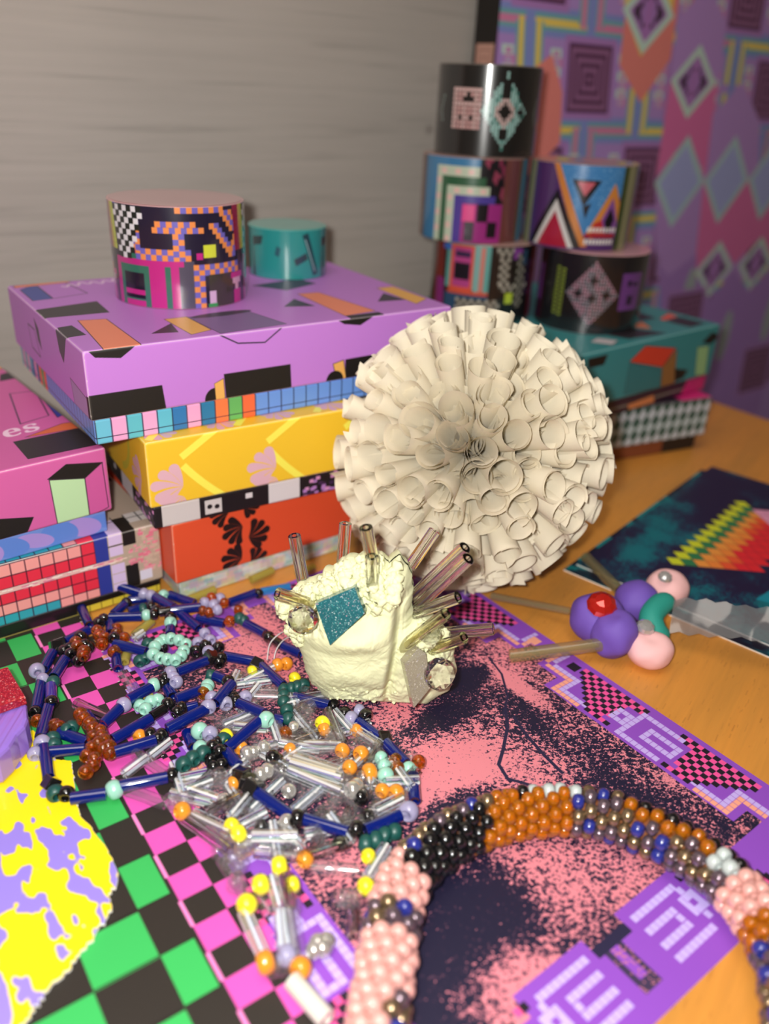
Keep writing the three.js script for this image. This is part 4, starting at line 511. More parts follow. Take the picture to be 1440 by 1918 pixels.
// ------------------------------------------------------------ pale plaster lump set with glass
{
  const z0 = at(700, 1317).z - 0.001, O = atZ(690, 1190, z0);
  const t = thing('plaster_ornament', 'pale yellow crumbly plaster lump stuck with glass tubes and glitter tiles', 'ornament', new V3(O.x, 0.0004, z0));
  const edge = [[516, 1137], [530, 1122], [548, 1112], [556, 1098], [575, 1092], [601, 1085], [606, 1070], [622, 1072], [638, 1052], [655, 1046], [668, 1048], [685, 1036], [700, 1043], [716, 1041], [729, 1056], [738, 1046], [748, 1039], [762, 1056], [771, 1074], [774, 1100], [771, 1123], [776, 1150], [800, 1160], [827, 1174], [840, 1188], [852, 1213], [850, 1232], [856, 1256], [847, 1278], [842, 1292], [826, 1300], [802, 1316], [776, 1325], [752, 1322], [731, 1313], [712, 1319], [688, 1320], [664, 1322], [643, 1318], [615, 1305], [604, 1296], [595, 1283], [582, 1272], [574, 1252], [566, 1222], [553, 1193], [543, 1178], [532, 1165], [522, 1150]];
  const pts = edge.map(([x, y]) => { const p = atZ(x, y, z0); return [p.x - O.x, p.y - O.y]; });
  const M = 360, RN = 84, rad = new Float32Array(M);
  for (let i = 0; i < M; i++) { const a = i / M * 2 * Math.PI, c = Math.cos(a), s = Math.sin(a); let best = 0; for (let k = 0; k < pts.length; k++) { const [x1, y1] = pts[k], [x2, y2] = pts[(k + 1) % pts.length], dx = x2 - x1, dy = y2 - y1, den = c * dy - s * dx; if (Math.abs(den) < 1e-12) continue; const tt = (x1 * dy - y1 * dx) / den, uu = (x1 * s - y1 * c) / den; if (uu >= -1e-6 && uu <= 1.000001 && tt > best) best = tt; } rad[i] = best; }
  const pxm = 340 / 0.0655;                             // picture points per metre on this plane
  const depth = (x, y, s, front) => {
    const round = Math.pow(Math.max(0, 1 - Math.pow(s, 2.4)), 0.55), X = 690 + x * pxm, Y = 1190 - y * pxm * 1.08 + (front ? 36 * round : 0);      // roughly picture positions
    if (!front) return -0.017 * round * (0.8 + 0.4 * vnoise(x * 90, y * 90));
    let d = 0.0125 * round; const g = (cx, cy, rx, ry) => Math.exp(-(((X - cx) / rx) ** 2 + ((Y - cy) / ry) ** 2));
    const crease = X - (738 + (Y < 1120 ? (1120 - Y) * 0.3 : 0) - (Y > 1200 ? (Y - 1200) * 0.08 : 0));
    d -= 0.005 * Math.exp(-((crease / 7) ** 2)) * round; if (crease > 0) d -= 0.0035 * round * clamp01(crease / 10);
    d += 0.004 * g(735, 1090, 28, 60) + 0.0055 * g(672, 1180, 60, 34) + 0.0035 * g(650, 1255, 70, 40) - 0.004 * g(560, 1150, 40, 45) - 0.003 * g(660, 1110, 40, 35);
    d -= 0.004 * g(566, 1160, 25, 25);
    const crumb = clamp01((1215 - Y - (X - 560) * 0.55) / 40) * (X < 715 ? 1 : 0.25) + (X > 770 && Y < 1240 ? 0.8 : 0), low = clamp01((Y - 1280) / 24);
    d += crumb * Math.min(1, round * 1.6) * (0.0034 * (1 - 2 * Math.abs(2 * fbm(x * 380 + 9, y * 380, 2) - 1)) + 0.0016 * (1 - 2 * Math.abs(2 * fbm(x * 900 + 3, y * 900, 2) - 1))) + round * ((fbm(x * 420, y * 420, 4) - 0.5) * 0.0060 * (crumb + 0.45 * low) + (fbm(x * 130 + 5, y * 130, 3) - 0.5) * 0.0022 + (fbm(x * 1500, y * 1500, 2) - 0.5) * 0.0026 * (crumb + 0.10));
    return d;
  };
  const plasterMat = std(lin(0.77, 0.78, 0.49), 0.95);
  const pos = [], idx = [];
  const ring = (front) => { const base = pos.length / 3; for (let j = 0; j <= RN; j++) for (let i = 0; i < M; i++) { const s = 1 - Math.pow(1 - j / RN, 1.25), a = i / M * 2 * Math.PI, jag = 1 + (j === RN ? 0.0 : 0); const r = rad[i] * s * (1 + (Math.sin(a) > 0 || Math.cos(a) < -0.5 ? 0.045 : 0.012) * (fbm(Math.cos(a) * rad[i] * 700 + 40, Math.sin(a) * rad[i] * 700 + s * 9, 3) - 0.5) * (s > 0.3 ? 1 : 0)), x = Math.cos(a) * r, y = Math.sin(a) * r; let Y = O.y + y, z = depth(x, y, s, front); if (front && Y < 0.012) z = Math.min(z, 0.0005 + Y * 1.15); pos.push(x, Math.max(0.0002, Y), z); } for (let j = 0; j < RN; j++) for (let i = 0; i < M; i++) { const a = base + j * M + i, b = base + j * M + (i + 1) % M; front ? idx.push(a, a + M, b, b, a + M, b + M) : idx.push(a, b, a + M, b, b + M, a + M); } };
  ring(true); ring(false);
  let g = new THREE.BufferGeometry(); g.setAttribute('position', new THREE.Float32BufferAttribute(pos, 3)); g.setIndex(idx); g = mergeVertices(g, 1e-6); g.computeVertexNormals();
  part(t, 'plaster', g, plasterMat);
  const chunks = [], cm = new THREE.Matrix4();
  for (let n = 0; n < 4200 && chunks.length < 900; n++) {
    const rim = rnd() < 0.55, a = rim ? rr(-0.6, 3.9) : rnd() * 6.28, R0 = rad[Math.round((a / (2 * Math.PI) + 1) * M) % M], s = rim ? rr(0.72, 0.995) : Math.sqrt(rnd()), x = Math.cos(a) * R0 * s, y = Math.sin(a) * R0 * s;
    if (O.y + y < 0.001) continue;
    let z = depth(x, y, s, true); if (O.y + y < 0.012) z = Math.min(z, 0.0005 + (O.y + y) * 1.15);
    const X = 690 + x * pxm, Y = 1190 - y * pxm * 1.08 + z * 3300;
    const top = X < 735 && 1222 - Y - (X - 560) * 0.6 > 0, right = X > 775 && Y < 1235, foot = Y > 1300 && rnd() < 0.1;
    if (!(top || right || foot) || (X > 580 && X < 692 && Y > 1098 + (690 - X) * 0.3 && Y < 1216) || Math.hypot(X - 567, Y - 1160) < 22 || (X > 742 && X < 850 && Y > 1200)) continue;
    const q = foot ? rr(0.0003, 0.0008) : Math.pow(rnd(), 2) * 0.0015 + 0.0005, g0 = new THREE.IcosahedronGeometry(1, 1), p0 = g0.attributes.position, o = rnd() * 99; for (let i = 0; i < p0.count; i++) { const k = 0.7 + 0.6 * hash3(Math.round(p0.getX(i) * 50 + o), Math.round(p0.getY(i) * 50), Math.round(p0.getZ(i) * 50)); p0.setXYZ(i, p0.getX(i) * k, p0.getY(i) * k, p0.getZ(i) * k); }
    const g1 = smoothed(g0); g1.applyMatrix4(cm.compose(new V3(x, Math.max(q, O.y + y), z + q * 0.1), new THREE.Quaternion().setFromEuler(new THREE.Euler(rnd() * 6, rnd() * 6, rnd() * 6)), new V3(q, q * rr(0.6, 1), q))); chunks.push(g1);
  }
  part(t, 'crumbs', mergeGeometries(chunks), plasterMat).userData.kind = 'stuff';
  const base = t.position, L = (x, y, dz) => atZ(x, y, z0 + dz).sub(base);
  for (const [x1, y1, d1, x2, y2, d2] of [[551, 1003, -0.004, 569, 1096, -0.004], [647, 980, -0.006, 641, 1062, -0.004], [685, 988, 0.010, 697, 1048, 0.008], [696, 1042, 0.012, 698, 1134, 0.009], [519, 1112, 0.012, 594, 1135, 0.006], [814, 994, -0.012, 766, 1064, -0.004], [871, 1025, 0.006, 770, 1120, -0.002], [877, 1046, 0.010, 780, 1138, 0.000], [858, 1119, 0.008, 762, 1154, 0.0], [835, 1150, 0.016, 745, 1219, 0.006], [924, 1178, 0.004, 816, 1187, 0.0], [869, 1194, 0.012, 790, 1224, 0.004]])
    tube(t, 'bugle_bead', L(x1, y1, d1), L(x2, y2, d2), 0.00205, (x1 === 685 || x1 === 519 || x1 === 835 || x1 === 869) ? agedGlass : solidGlass);
  const slab = (name, q, dz, th, mat) => { const c = q.map(([x, y, k]) => L(x, y, dz + (k || 0))), n = c[1].clone().sub(c[0]).cross(c[2].clone().sub(c[0])).normalize(); if (n.z < 0) n.negate(); const P = [], I = [], U = [], m = c.length; c.forEach(v => { P.push(v.x, v.y, v.z); U.push(v.x * 60, v.y * 60); }); c.forEach(v => { const w = v.clone().addScaledVector(n, -th); P.push(w.x, w.y, w.z); U.push(v.x * 60, v.y * 60 + 0.1); }); for (let i = 1; i < m - 1; i++) { I.push(0, i, i + 1, m, m + i + 1, m + i); } for (let i = 0; i < m; i++) { const j = (i + 1) % m; I.push(i, m + i, j, j, m + i, m + j); } let s = new THREE.BufferGeometry(); s.setAttribute('position', new THREE.Float32BufferAttribute(P, 3)); s.setAttribute('uv', new THREE.Float32BufferAttribute(U, 2)); s.setIndex(I); s = s.toNonIndexed(); s.computeVertexNormals(); const o = part(t, name, s, mat); return o; };
  mark(slab('glitter_tile', [[590, 1131, 0], [618, 1209, 0.004], [683, 1149, 0.002], [664, 1100, -0.001]], 0.0142, 0.004, sparkle('#1f6670', ['#3fa0a0', '#0f4450', '#cfeee8', '#8fd0c8', '#f0c0d0', '#2a7c84', '#154f5c', '#ffffff'], 1500)), 'teal glitter tile');
  mark(slab('glitter_tile', [[757, 1245, 0.001], [775, 1326, 0.003], [806, 1288, 0.0], [798, 1224, -0.003], [783, 1214, -0.003]], 0.014, 0.004, sparkle('#a8a08c', ['#c4bea8', '#8c8472', '#efece0', '#b8b0c8', '#9a9280'], 1300)), 'grey glitter tile');
  for (const [x, y, r, d] of [[567, 1160, 0.0049, 0.0145], [823, 1262, 0.0054, 0.0125], [806, 1188, 0.0036, 0.010]]) { const m = part(t, 'crystal_bead', crystalGeo, crystal, L(x, y, d), [rnd() * 3, rnd() * 3, rnd() * 3], [r, r * (x > 800 ? 1.08 : 1), r]); }
}
function mark(o, label) { o.userData.label = label; return o; }

// ------------------------------------------------------------ clay creature with rods and a plastic tail
{
  const O = at(1170, 1190, 0).setY(0), t = thing('clay_creature', 'purple, pink and teal clay ornament with a red gem and glass rods', 'ornament', O);
  const L = (x, y, h) => at(x, y, h).sub(O);
  const vio = std(lin(0.165, 0.085, 0.46), 0.68), pink = std(lin(0.90, 0.52, 0.52), 0.72), teal = std(lin(0.02, 0.30, 0.24), 0.66);
  const up = (x, y, z) => new V3(x, y, z).normalize();
  const b1 = part(t, 'clay_ball', blob(0.0103, 1, 0.98, 1.0, 0.16, 2, [[up(0.1, 0.8, 0.6), 0.08, 0.5]]), vio, L(1117, 1158, 0.0102));
  part(t, 'clay_ball', blob(0.0091, 0.98, 1.06, 0.95, 0.2, 7), vio, L(1150, 1189, 0.0096));
  part(t, 'clay_ball', blob(0.0086, 1, 1, 1, 0.14, 13), vio, L(1192, 1126, 0.0088));
  const b2 = mark(part(t, 'clay_ball', blob(0.0083, 1.05, 0.84, 0.95, 0.12, 21, [[up(-0.1, 1, 0.2), 0.22, 0.55]]), pink, L(1217, 1216, 0.0068)), 'front pink clay ball');
  const b3 = mark(part(t, 'clay_ball', blob(0.0090, 1.02, 0.9, 0.95, 0.12, 31, [[up(0, 1, 0.3), 0.12, 0.4]]), pink, L(1249, 1101, 0.0078)), 'back pink clay ball');
  const c = new THREE.CatmullRomCurve3([L(1258, 1124, 0.0125), L(1236, 1133, 0.0125), L(1219, 1158, 0.0105), L(1228, 1184, 0.007), L(1246, 1190, 0.0042)]);
  mark(part(t, 'clay_roll', along(c, s => 0.0046 * Math.sqrt(Math.max(0.0001, 1 - Math.pow(Math.abs(2 * s - 1), 5)))), teal), 'teal clay roll');
  mark(part(b1, 'gem', gemGeo, phys(lin(0.95, 0.03, 0.02), 0.05, { transmission: 0.45, thickness: 0.003, ior: 1.6, metalness: 0.3, clearcoat: 1 }), L(1127, 1134, 0.0185).sub(b1.position), [0.42, 0, 0.05], [0.0059, 0.0062, 0.0059]), 'faceted red gem');
  const rhinestone = phys(lin(0.78, 0.77, 0.75), 0.06, { transmission: 0.5, thickness: 0.002, metalness: 0.35, clearcoat: 1 });
  part(b3, 'gem', gemGeo, rhinestone, L(1245, 1082, 0.0152).sub(b3.position), [0.3, 0.4, 0], [0.003, 0.0042, 0.003]); part(b2, 'gem', gemGeo, rhinestone, L(1208, 1176, 0.0136).sub(b2.position), [0.3, 0.9, -0.1], [0.0036, 0.0048, 0.0036]);
  tube(t, 'glass_rod', L(920, 1116, 0.0028), L(1068, 1145, 0.0075), 0.0016, agedTube); tube(t, 'glass_rod', L(954, 1229, 0.0026), L(1126, 1207, 0.0078), 0.0026, agedTube); tube(t, 'glass_rod', L(1096, 1043, 0.0035), L(1160, 1106, 0.0078), 0.0024, agedTube);
  // clear strip with pinked edges
  const mid = new THREE.CatmullRomCurve3([L(1258, 1152, 0.0115), L(1300, 1155, 0.0135), L(1350, 1160, 0.0155), L(1400, 1166, 0.017), L(1460, 1174, 0.018), L(1530, 1184, 0.019)]), pos = [], idx = [], n = 160;
  for (let i = 0; i <= n; i++) { const s = i / n, p = mid.getPointAt(s), dir = new V3(0.25, 0.55 + 0.15 * Math.sin(s * 9), -0.8).normalize(), z = Math.abs(((s * 7) % 1) - 0.5) * 0.0026, z2 = Math.abs(((s * 7 + 0.4) % 1) - 0.5) * 0.0026, bow = 0.0003 * Math.sin(s * 14); for (let j = 0; j <= 4; j++) { const k = j / 4, w = -0.0066 - z + k * (0.0132 + z + z2); pos.push(p.x + dir.x * w, p.y + dir.y * w + bow * (1 - Math.abs(2 * k - 1)), p.z + dir.z * w); } }
  for (let i = 0; i < n; i++) for (let j = 0; j < 4; j++) { const a = i * 5 + j; idx.push(a, a + 5, a + 1, a + 1, a + 5, a + 6); }
  const g = new THREE.BufferGeometry(); g.setAttribute('position', new THREE.Float32BufferAttribute(pos, 3)); g.setIndex(idx); g.computeVertexNormals();
  mark(part(t, 'plastic_strip', g, phys(lin(0.55, 0.55, 0.57), 0.1, { transmission: 0.8, thickness: 0, ior: 1.55, specularIntensity: 1, side: THREE.DoubleSide, clearcoat: 1 })), 'clear strip with zigzag edges');
}

// ------------------------------------------------------------ glitter piece at the left edge
{
  const O = at(-10, 1370, 0).setY(0), t = thing('glitter_ornament', 'red glitter tile on an iridescent violet block, by the yellow cut-out', 'ornament', O);
  const ext = (pxs, h, th, bev) => { const q = pxs.map(([x, y]) => { const p = at(x, y, h).sub(O); return [p.x, -p.z]; }); const g = new THREE.ExtrudeGeometry(bl(q), { depth: th - 2 * bev, bevelEnabled: true, bevelThickness: bev, bevelSize: bev, bevelSegments: 2, steps: 3 }); g.rotateX(-Math.PI / 2); g.translate(0, h - th + bev, 0); const u = g.attributes.uv; for (let i = 0; i < u.count; i++) u.setXY(i, u.getX(i) * 40, u.getY(i) * 40); return g; };
  const red = sparkle('#a8081c', ['#d4222c', '#7c0414', '#f06a5c', '#e03040', '#ffd8c8', '#90081a'], 5200, 0.45);
  part(t, 'glitter_tile', ext([[13, 1250], [45, 1304], [-40, 1334], [-70, 1272]], 0.0165, 0.0032, 0.0003), red);
  const v = ext([[42, 1322], [44, 1345], [39, 1358], [24, 1373], [10, 1395], [-8, 1412], [-60, 1424], [-70, 1330]], 0.0128, 0.0108, 0.0012);
  part(t, 'violet_block', v, phys(lin(0.33, 0.18, 0.72), 0.22, { clearcoat: 1, clearcoatRoughness: 0.1, iridescence: 1, iridescenceIOR: 1.6, iridescenceThicknessRange: [200, 420], bumpMap: tex(128, 128, (g, w, h) => perPixel(g, w, h, (x, y) => { const q = 255 * fbm(x / 9, y / 14, 3); return [q, q, q]; }), false), bumpScale: 0.0012 }));
}

// ------------------------------------------------------------ bead jewellery
const seedMat = {
  k: phys(lin(0.006, 0.006, 0.007), 0.12, { clearcoat: 1, clearcoatRoughness: 0.04 }), c: phys(lin(0.010, 0.009, 0.010), 0.1, { clearcoat: 1 }),
  a: phys(lin(0.88, 0.23, 0.012), 0.06, { transmission: 0.9, thickness: 0.002, ior: 1.5, clearcoat: 1, clearcoatRoughness: 0.04 }), m: phys(lin(0.33, 0.66, 0.54), 0.22, { clearcoat: 1, clearcoatRoughness: 0.04 }),
  p: phys(lin(0.60, 0.57, 0.82), 0.1, { clearcoat: 1, transmission: 0.45, thickness: 0 }), d: phys(lin(0.006, 0.075, 0.065), 0.45, { clearcoat: 0.3, clearcoatRoughness: 0.3 }),
  y: phys(lin(0.92, 0.80, 0.02), 0.3, { clearcoat: 0.8 }), o: phys(lin(0.95, 0.36, 0.03), 0.2, { clearcoat: 1, transmission: 0.2, thickness: 0 }),
  w: glassTube, s: phys(lin(0.72, 0.70, 0.66), 0.18, { metalness: 0.7, clearcoat: 1 }),
};
const blueMat = phys(lin(0.003, 0.018, 0.24), 0.07, { transmission: 0.4, thickness: 0.003, ior: 1.5, clearcoat: 1, clearcoatRoughness: 0.04 });
const violetMat = phys(lin(0.05, 0.03, 0.28), 0.15, { clearcoat: 1 });
const sheenTube = phys(lin(0.05, 0.35, 0.95), 0.12, { clearcoat: 1, metalness: 0.6 });
const ochreTube = phys(lin(0.60, 0.50, 0.10), 0.12, { transmission: 0.45, thickness: 0, clearcoat: 1 });
const glintStreak = [0.99, 0.55, 0.96, 0.99, 0.2, 0.9, 0.99, 0.7, 0.97, 0.35, 0.99, 0.85, 0.6, 0.99, 0.95, 0.4];   // glass highlights painted in as white lengthwise stripes of lower transmission
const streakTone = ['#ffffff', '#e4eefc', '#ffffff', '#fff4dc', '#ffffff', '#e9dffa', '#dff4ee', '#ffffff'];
const rainbowTube = phys(0xffffff, 0.06, { map: tex(64, 4, (g) => { for (let i = 0; i < 16; i++) rect(g, i * 4, 0, 4, 4, streakTone[i % 8]); }), transmission: 1, transmissionMap: tex(64, 4, (g) => { for (let i = 0; i < 16; i++) { const q = Math.round(glintStreak[i] * 255); rect(g, i * 4, 0, 4, 4, `rgb(${q},${q},${q})`); } }, false), thickness: 0, ior: 1.7, side: THREE.DoubleSide });
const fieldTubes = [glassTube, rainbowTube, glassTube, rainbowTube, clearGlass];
const cubeGeo = new RoundedBoxGeometry(1.75, 1.75, 1.75, 2, 0.18);
const lvl = 0.0009;                                     // top of the prints
// one line per bead: kind and picture position(s) where it was measured; last number its height above the print in millimetres
let heap = 0;
function string(t, O, text) {
  const dirs = []; let last = new V3(1, 0, 0);
  for (const row of text.trim().split(/[;\n]+/)) {
    const q = row.trim().split(/[\s,]+/), k = q[0], v = q.slice(1).map(Number); if (!k) continue;
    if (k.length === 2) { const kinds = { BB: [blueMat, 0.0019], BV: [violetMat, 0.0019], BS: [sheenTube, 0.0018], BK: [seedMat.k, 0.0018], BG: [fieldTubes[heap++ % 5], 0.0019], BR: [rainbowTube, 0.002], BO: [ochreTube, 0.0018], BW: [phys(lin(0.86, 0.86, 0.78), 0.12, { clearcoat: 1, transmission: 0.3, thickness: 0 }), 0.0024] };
      const h1 = (v[4] ?? 1.9) / 1000 + lvl, h2 = (v[5] ?? v[4] ?? 1.9) / 1000 + lvl, a = at(v[0], v[1], h1), b = at(v[2], v[3], h2); last = b.clone().sub(a).normalize(); tube(t, 'bugle_bead', a.sub(O), b.sub(O), kinds[k][1] * (1 + rr(-0.03, 0.03)), kinds[k][0], kinds[k][2]); }
    else { const p = at(v[0], v[1], (v[2] ?? 2.3) / 1000 + lvl), s = v[3] ?? 1, d = last.clone().applyAxisAngle(UP, rr(-0.5, 0.5)); d.y += rr(-0.25, 0.25); d.normalize(); bead(t, k === 'c' ? 'cube_bead' : 'seed_bead', p.sub(O), 0.0023 * s * rr(0.95, 1.05), seedMat[k], d, k === 'c' ? cubeGeo : seedGeo); }
  }
}
{
  const O = at(330, 1290, 0).setY(0), t = thing('bead_necklace', 'tangled dark blue tube-bead strand with mint, amber and black beads', 'necklace', O);
  string(t, O, `BB 160 1125 190 1093 4 8; d 200 1093 8; BB 209 1094 262 1111 8 5; p 269 1112 5; p 282 1115 5; BB 290 1118 325 1138 5 5; BB 326 1139 372 1177 5 3; m 306 1114 4; BB 317 1114 364 1130 3
    BB 240 1125 286 1119 3; BB 213 1150 233 1132 3; k 237 1129 3; BB 241 1146 268 1138 2; d 268 1140 2; k 283 1137 3; BB 204 1157 266 1155 5; m 274 1152 5; k 288 1151 5; k 293 1144 5; BK 298 1147 319 1144 5; BB 320 1143 376 1137 6
    p 383 1129 6; a 396 1120 5; p 412 1121 5; a 420 1130 5; a 379 1145 5; a 391 1148 5; p 407 1142 7; p 400 1133 6; BB 429 1129 480 1110 3; k 484 1112 3; BS 488 1109 543 1099 3; BB 369 1158 420 1168 2.4; a 430 1164 3; a 446 1143 3; d 448 1158 3; d 456 1162 2.4; BB 460 1168 496 1187 2; k 503 1193 2; BK 508 1196 527 1208 2; BB 530 1210 563 1225 2
    m 319 1166 5; k 319 1157 5; BB 319 1176 319 1188 4; BB 322 1246 322 1258 2
    m 306 1199 5; m 320 1196 6; m 335 1199 6; m 348 1206 6; m 344 1219 5.6; m 339 1228 5.2; m 328 1236 5; m 313 1235 5; m 300 1233 5; m 287 1225 5; m 290 1211 5; m 298 1204 5; k 303 1214 3
    p 383 1186 4; p 371 1204 4; p 393 1199 5; p 390 1220 6; k 385 1209 4; k 367 1220 3; k 409 1213 4; k 414 1233 4; k 410 1241 3; c 395 1231 5
    BB 332 1259 388 1237 4.5; p 319 1261 5 1.1; p 324 1269 4.6; p 330 1277 4.4; k 309 1271 4; k 305 1279 3
    BB 419 1229 475 1239 3.4; c 481 1245 4; BB 489 1247 530 1284 4; d 531 1291 4; d 546 1289 4; d 557 1286 4; d 568 1283 4; d 531 1302 4; d 531 1314 4; d 537 1330 4; d 540 1346 3.6; BB 550 1305 616 1321 3; k 624 1322 2
    d 394 1265 4; BB 402 1265 421 1273 5; k 427 1276 6; BB 434 1280 403 1317 7; m 389 1284 4; m 386 1292 4; a 381 1298 4; BB 330 1310 376 1292 4; BB 312 1286 323 1304 2
    p 396 1306 4; p 390 1324 7 1.1; p 423 1318 5 1.1; p 459 1306 5 1.05; k 437 1307 5; k 441 1313 5; BB 447 1316 494 1337 5 6; m 498 1348 6.6 1.25; BB 486 1350 425 1402 6.8 5; BB 313 1366 387 1327 6 7
    m 288 1283 5 1.1; BB 284 1287 240 1311 5; p 232 1320 5 1.2; BB 226 1325 194 1356 5 4; m 263 1322 3; m 272 1328 4; m 283 1314 4; m 295 1311 4; d 257 1316 3; k 314 1319 5; BK 308 1327 284 1342 5; k 332 1334 4; k 340 1326 4; BB 345 1328 370 1322 3
    BB 283 1346 211 1386 4.6; BB 340 1354 314 1366 5; k 303 1377 5; k 296 1383 5; k 281 1376 4; o 262 1379 3; BB 292 1386 215 1409 5; BB 163 1338 170 1350 2
    a 150 1337 5; a 156 1346 5; a 167 1355 5; a 174 1364 5; a 187 1369 5; a 190 1379 5; a 176 1380 4; a 184 1392 5.6; a 173 1400 5.4; a 204 1399 5; a 207 1411 4.6; a 194 1402 5; a 163 1416 4.4; a 177 1421 4.8; a 174 1433 4; a 161 1446 3.6 1.05; a 195 1388 5
    a 70 1350 3; a 103 1358 3; a 110 1362 3; d 134 1362 3; d 126 1367 3; d 99 1383 2.6; d 101 1395 2.4; BB 111 1371 164 1391 2.4; BB 94 1408 159 1403 2.6
    BB 92 1319 76 1381 3.4; p 79 1391 3.2 1.2; p 66 1412 2.6 1.1; BB 82 1398 91 1457 3; c 95 1467 3; d 104 1486 2.6 1.15; k 124 1487 2.6 1.15; BB 132 1496 199 1487 2.4; m 214 1479 3.4 1.3; BB 224 1473 314 1456 4; k 322 1452 4
    c 104 1210 4; c 111 1205 4; BB 98 1222 82 1253 4; p 69 1256 4 1.2; p 80 1272 4; BB 77 1278 68 1328 3.4; k 66 1334 3; BB 122 1234 101 1268 4; d 100 1277 3.4; BV 95 1284 96 1309 3.4; k 96 1315 4
    a 142 1203 6; a 145 1211 6; a 157 1220 6; a 155 1228 5.6; k 130 1214 5; k 150 1193 5; k 132 1225 5; k 146 1238 4; k 166 1213 4; k 120 1219 4; BB 123 1202 166 1180 3; BB 153 1139 167 1170 3.4; k 158 1208 5
    a 182 1181 5; a 186 1190 6; a 195 1194 6; a 191 1206 5; k 194 1160 5; k 186 1166 5; k 213 1195 6; BB 207 1161 207 1185 4; a 217 1177 4; a 218 1186 4; a 232 1195 3; a 213 1221 4; a 219 1216 4; BB 214 1206 274 1221 5; BB 217 1226 221 1252 2.4; d 277 1206 4; d 271 1234 3; d 262 1238 2.6
    BB 670 1352 712 1383 3; c 718 1384 3; BB 722 1391 760 1430 3; m 765 1440 3 1.05; a 784 1427 3.2; w 770 1420 3; a 740 1424 4; a 744 1439 4; m 713 1420 4; m 719 1434 4 1; m 722 1452 4.6 1.15; BB 773 1452 777 1501 3; p 765 1520 4 1.35; p 752 1525 3; BB 750 1527 684 1555 4; k 667 1553 4 1.1; k 688 1529 3.6; k 675 1493 3.6 1.1; BB 651 1559 568 1534 4.4; k 557 1532 5 1.1; d 685 1580 2.6 1.15; d 703 1573 2.6 1.15; d 721 1565 2.6 1.15; d 739 1558 2.6 1.15; p 657 1346 4 1.15; p 672 1331 4; k 684 1340 4 1.1; k 645 1336 3
    BB 547 1531 480 1484 5; c 473 1474 5.6 1.1; c 463 1464 5.6; c 452 1452 5.6 1.05; BB 445 1434 426 1408 5; k 398 1398 6; k 411 1407 6; k 415 1432 4; k 400 1436 4; k 395 1423 4; m 374 1369 6 1.2; p 393 1374 6 1.1; d 419 1386 5 1.1; m 375 1400 5; d 344 1431 6 1.1; d 361 1421 6 1.1; d 380 1411 6 1.1; BB 350 1372 361 1398 3; a 534 1373 3.4; BB 514 1346 533 1351 3; k 519 1424 3.6; k 408 1392 5`);
  const th = new THREE.CatmullRomCurve3([at(500, 1236, 0.001), at(506, 1205, 0.004), at(522, 1188, 0.006), at(545, 1180, 0.003)].map(p => p.sub(O)));
  const th2 = new THREE.CatmullRomCurve3([at(512, 1240, 0.001), at(517, 1218, 0.004), at(530, 1200, 0.005), at(550, 1190, 0.003)].map(p => p.sub(O)));
  for (const c of [th, th2]) part(t, 'nylon_thread', new THREE.TubeGeometry(c, 30, 0.00022, 6), phys(lin(0.7, 0.7, 0.72), 0.2, { clearcoat: 1 }));
}
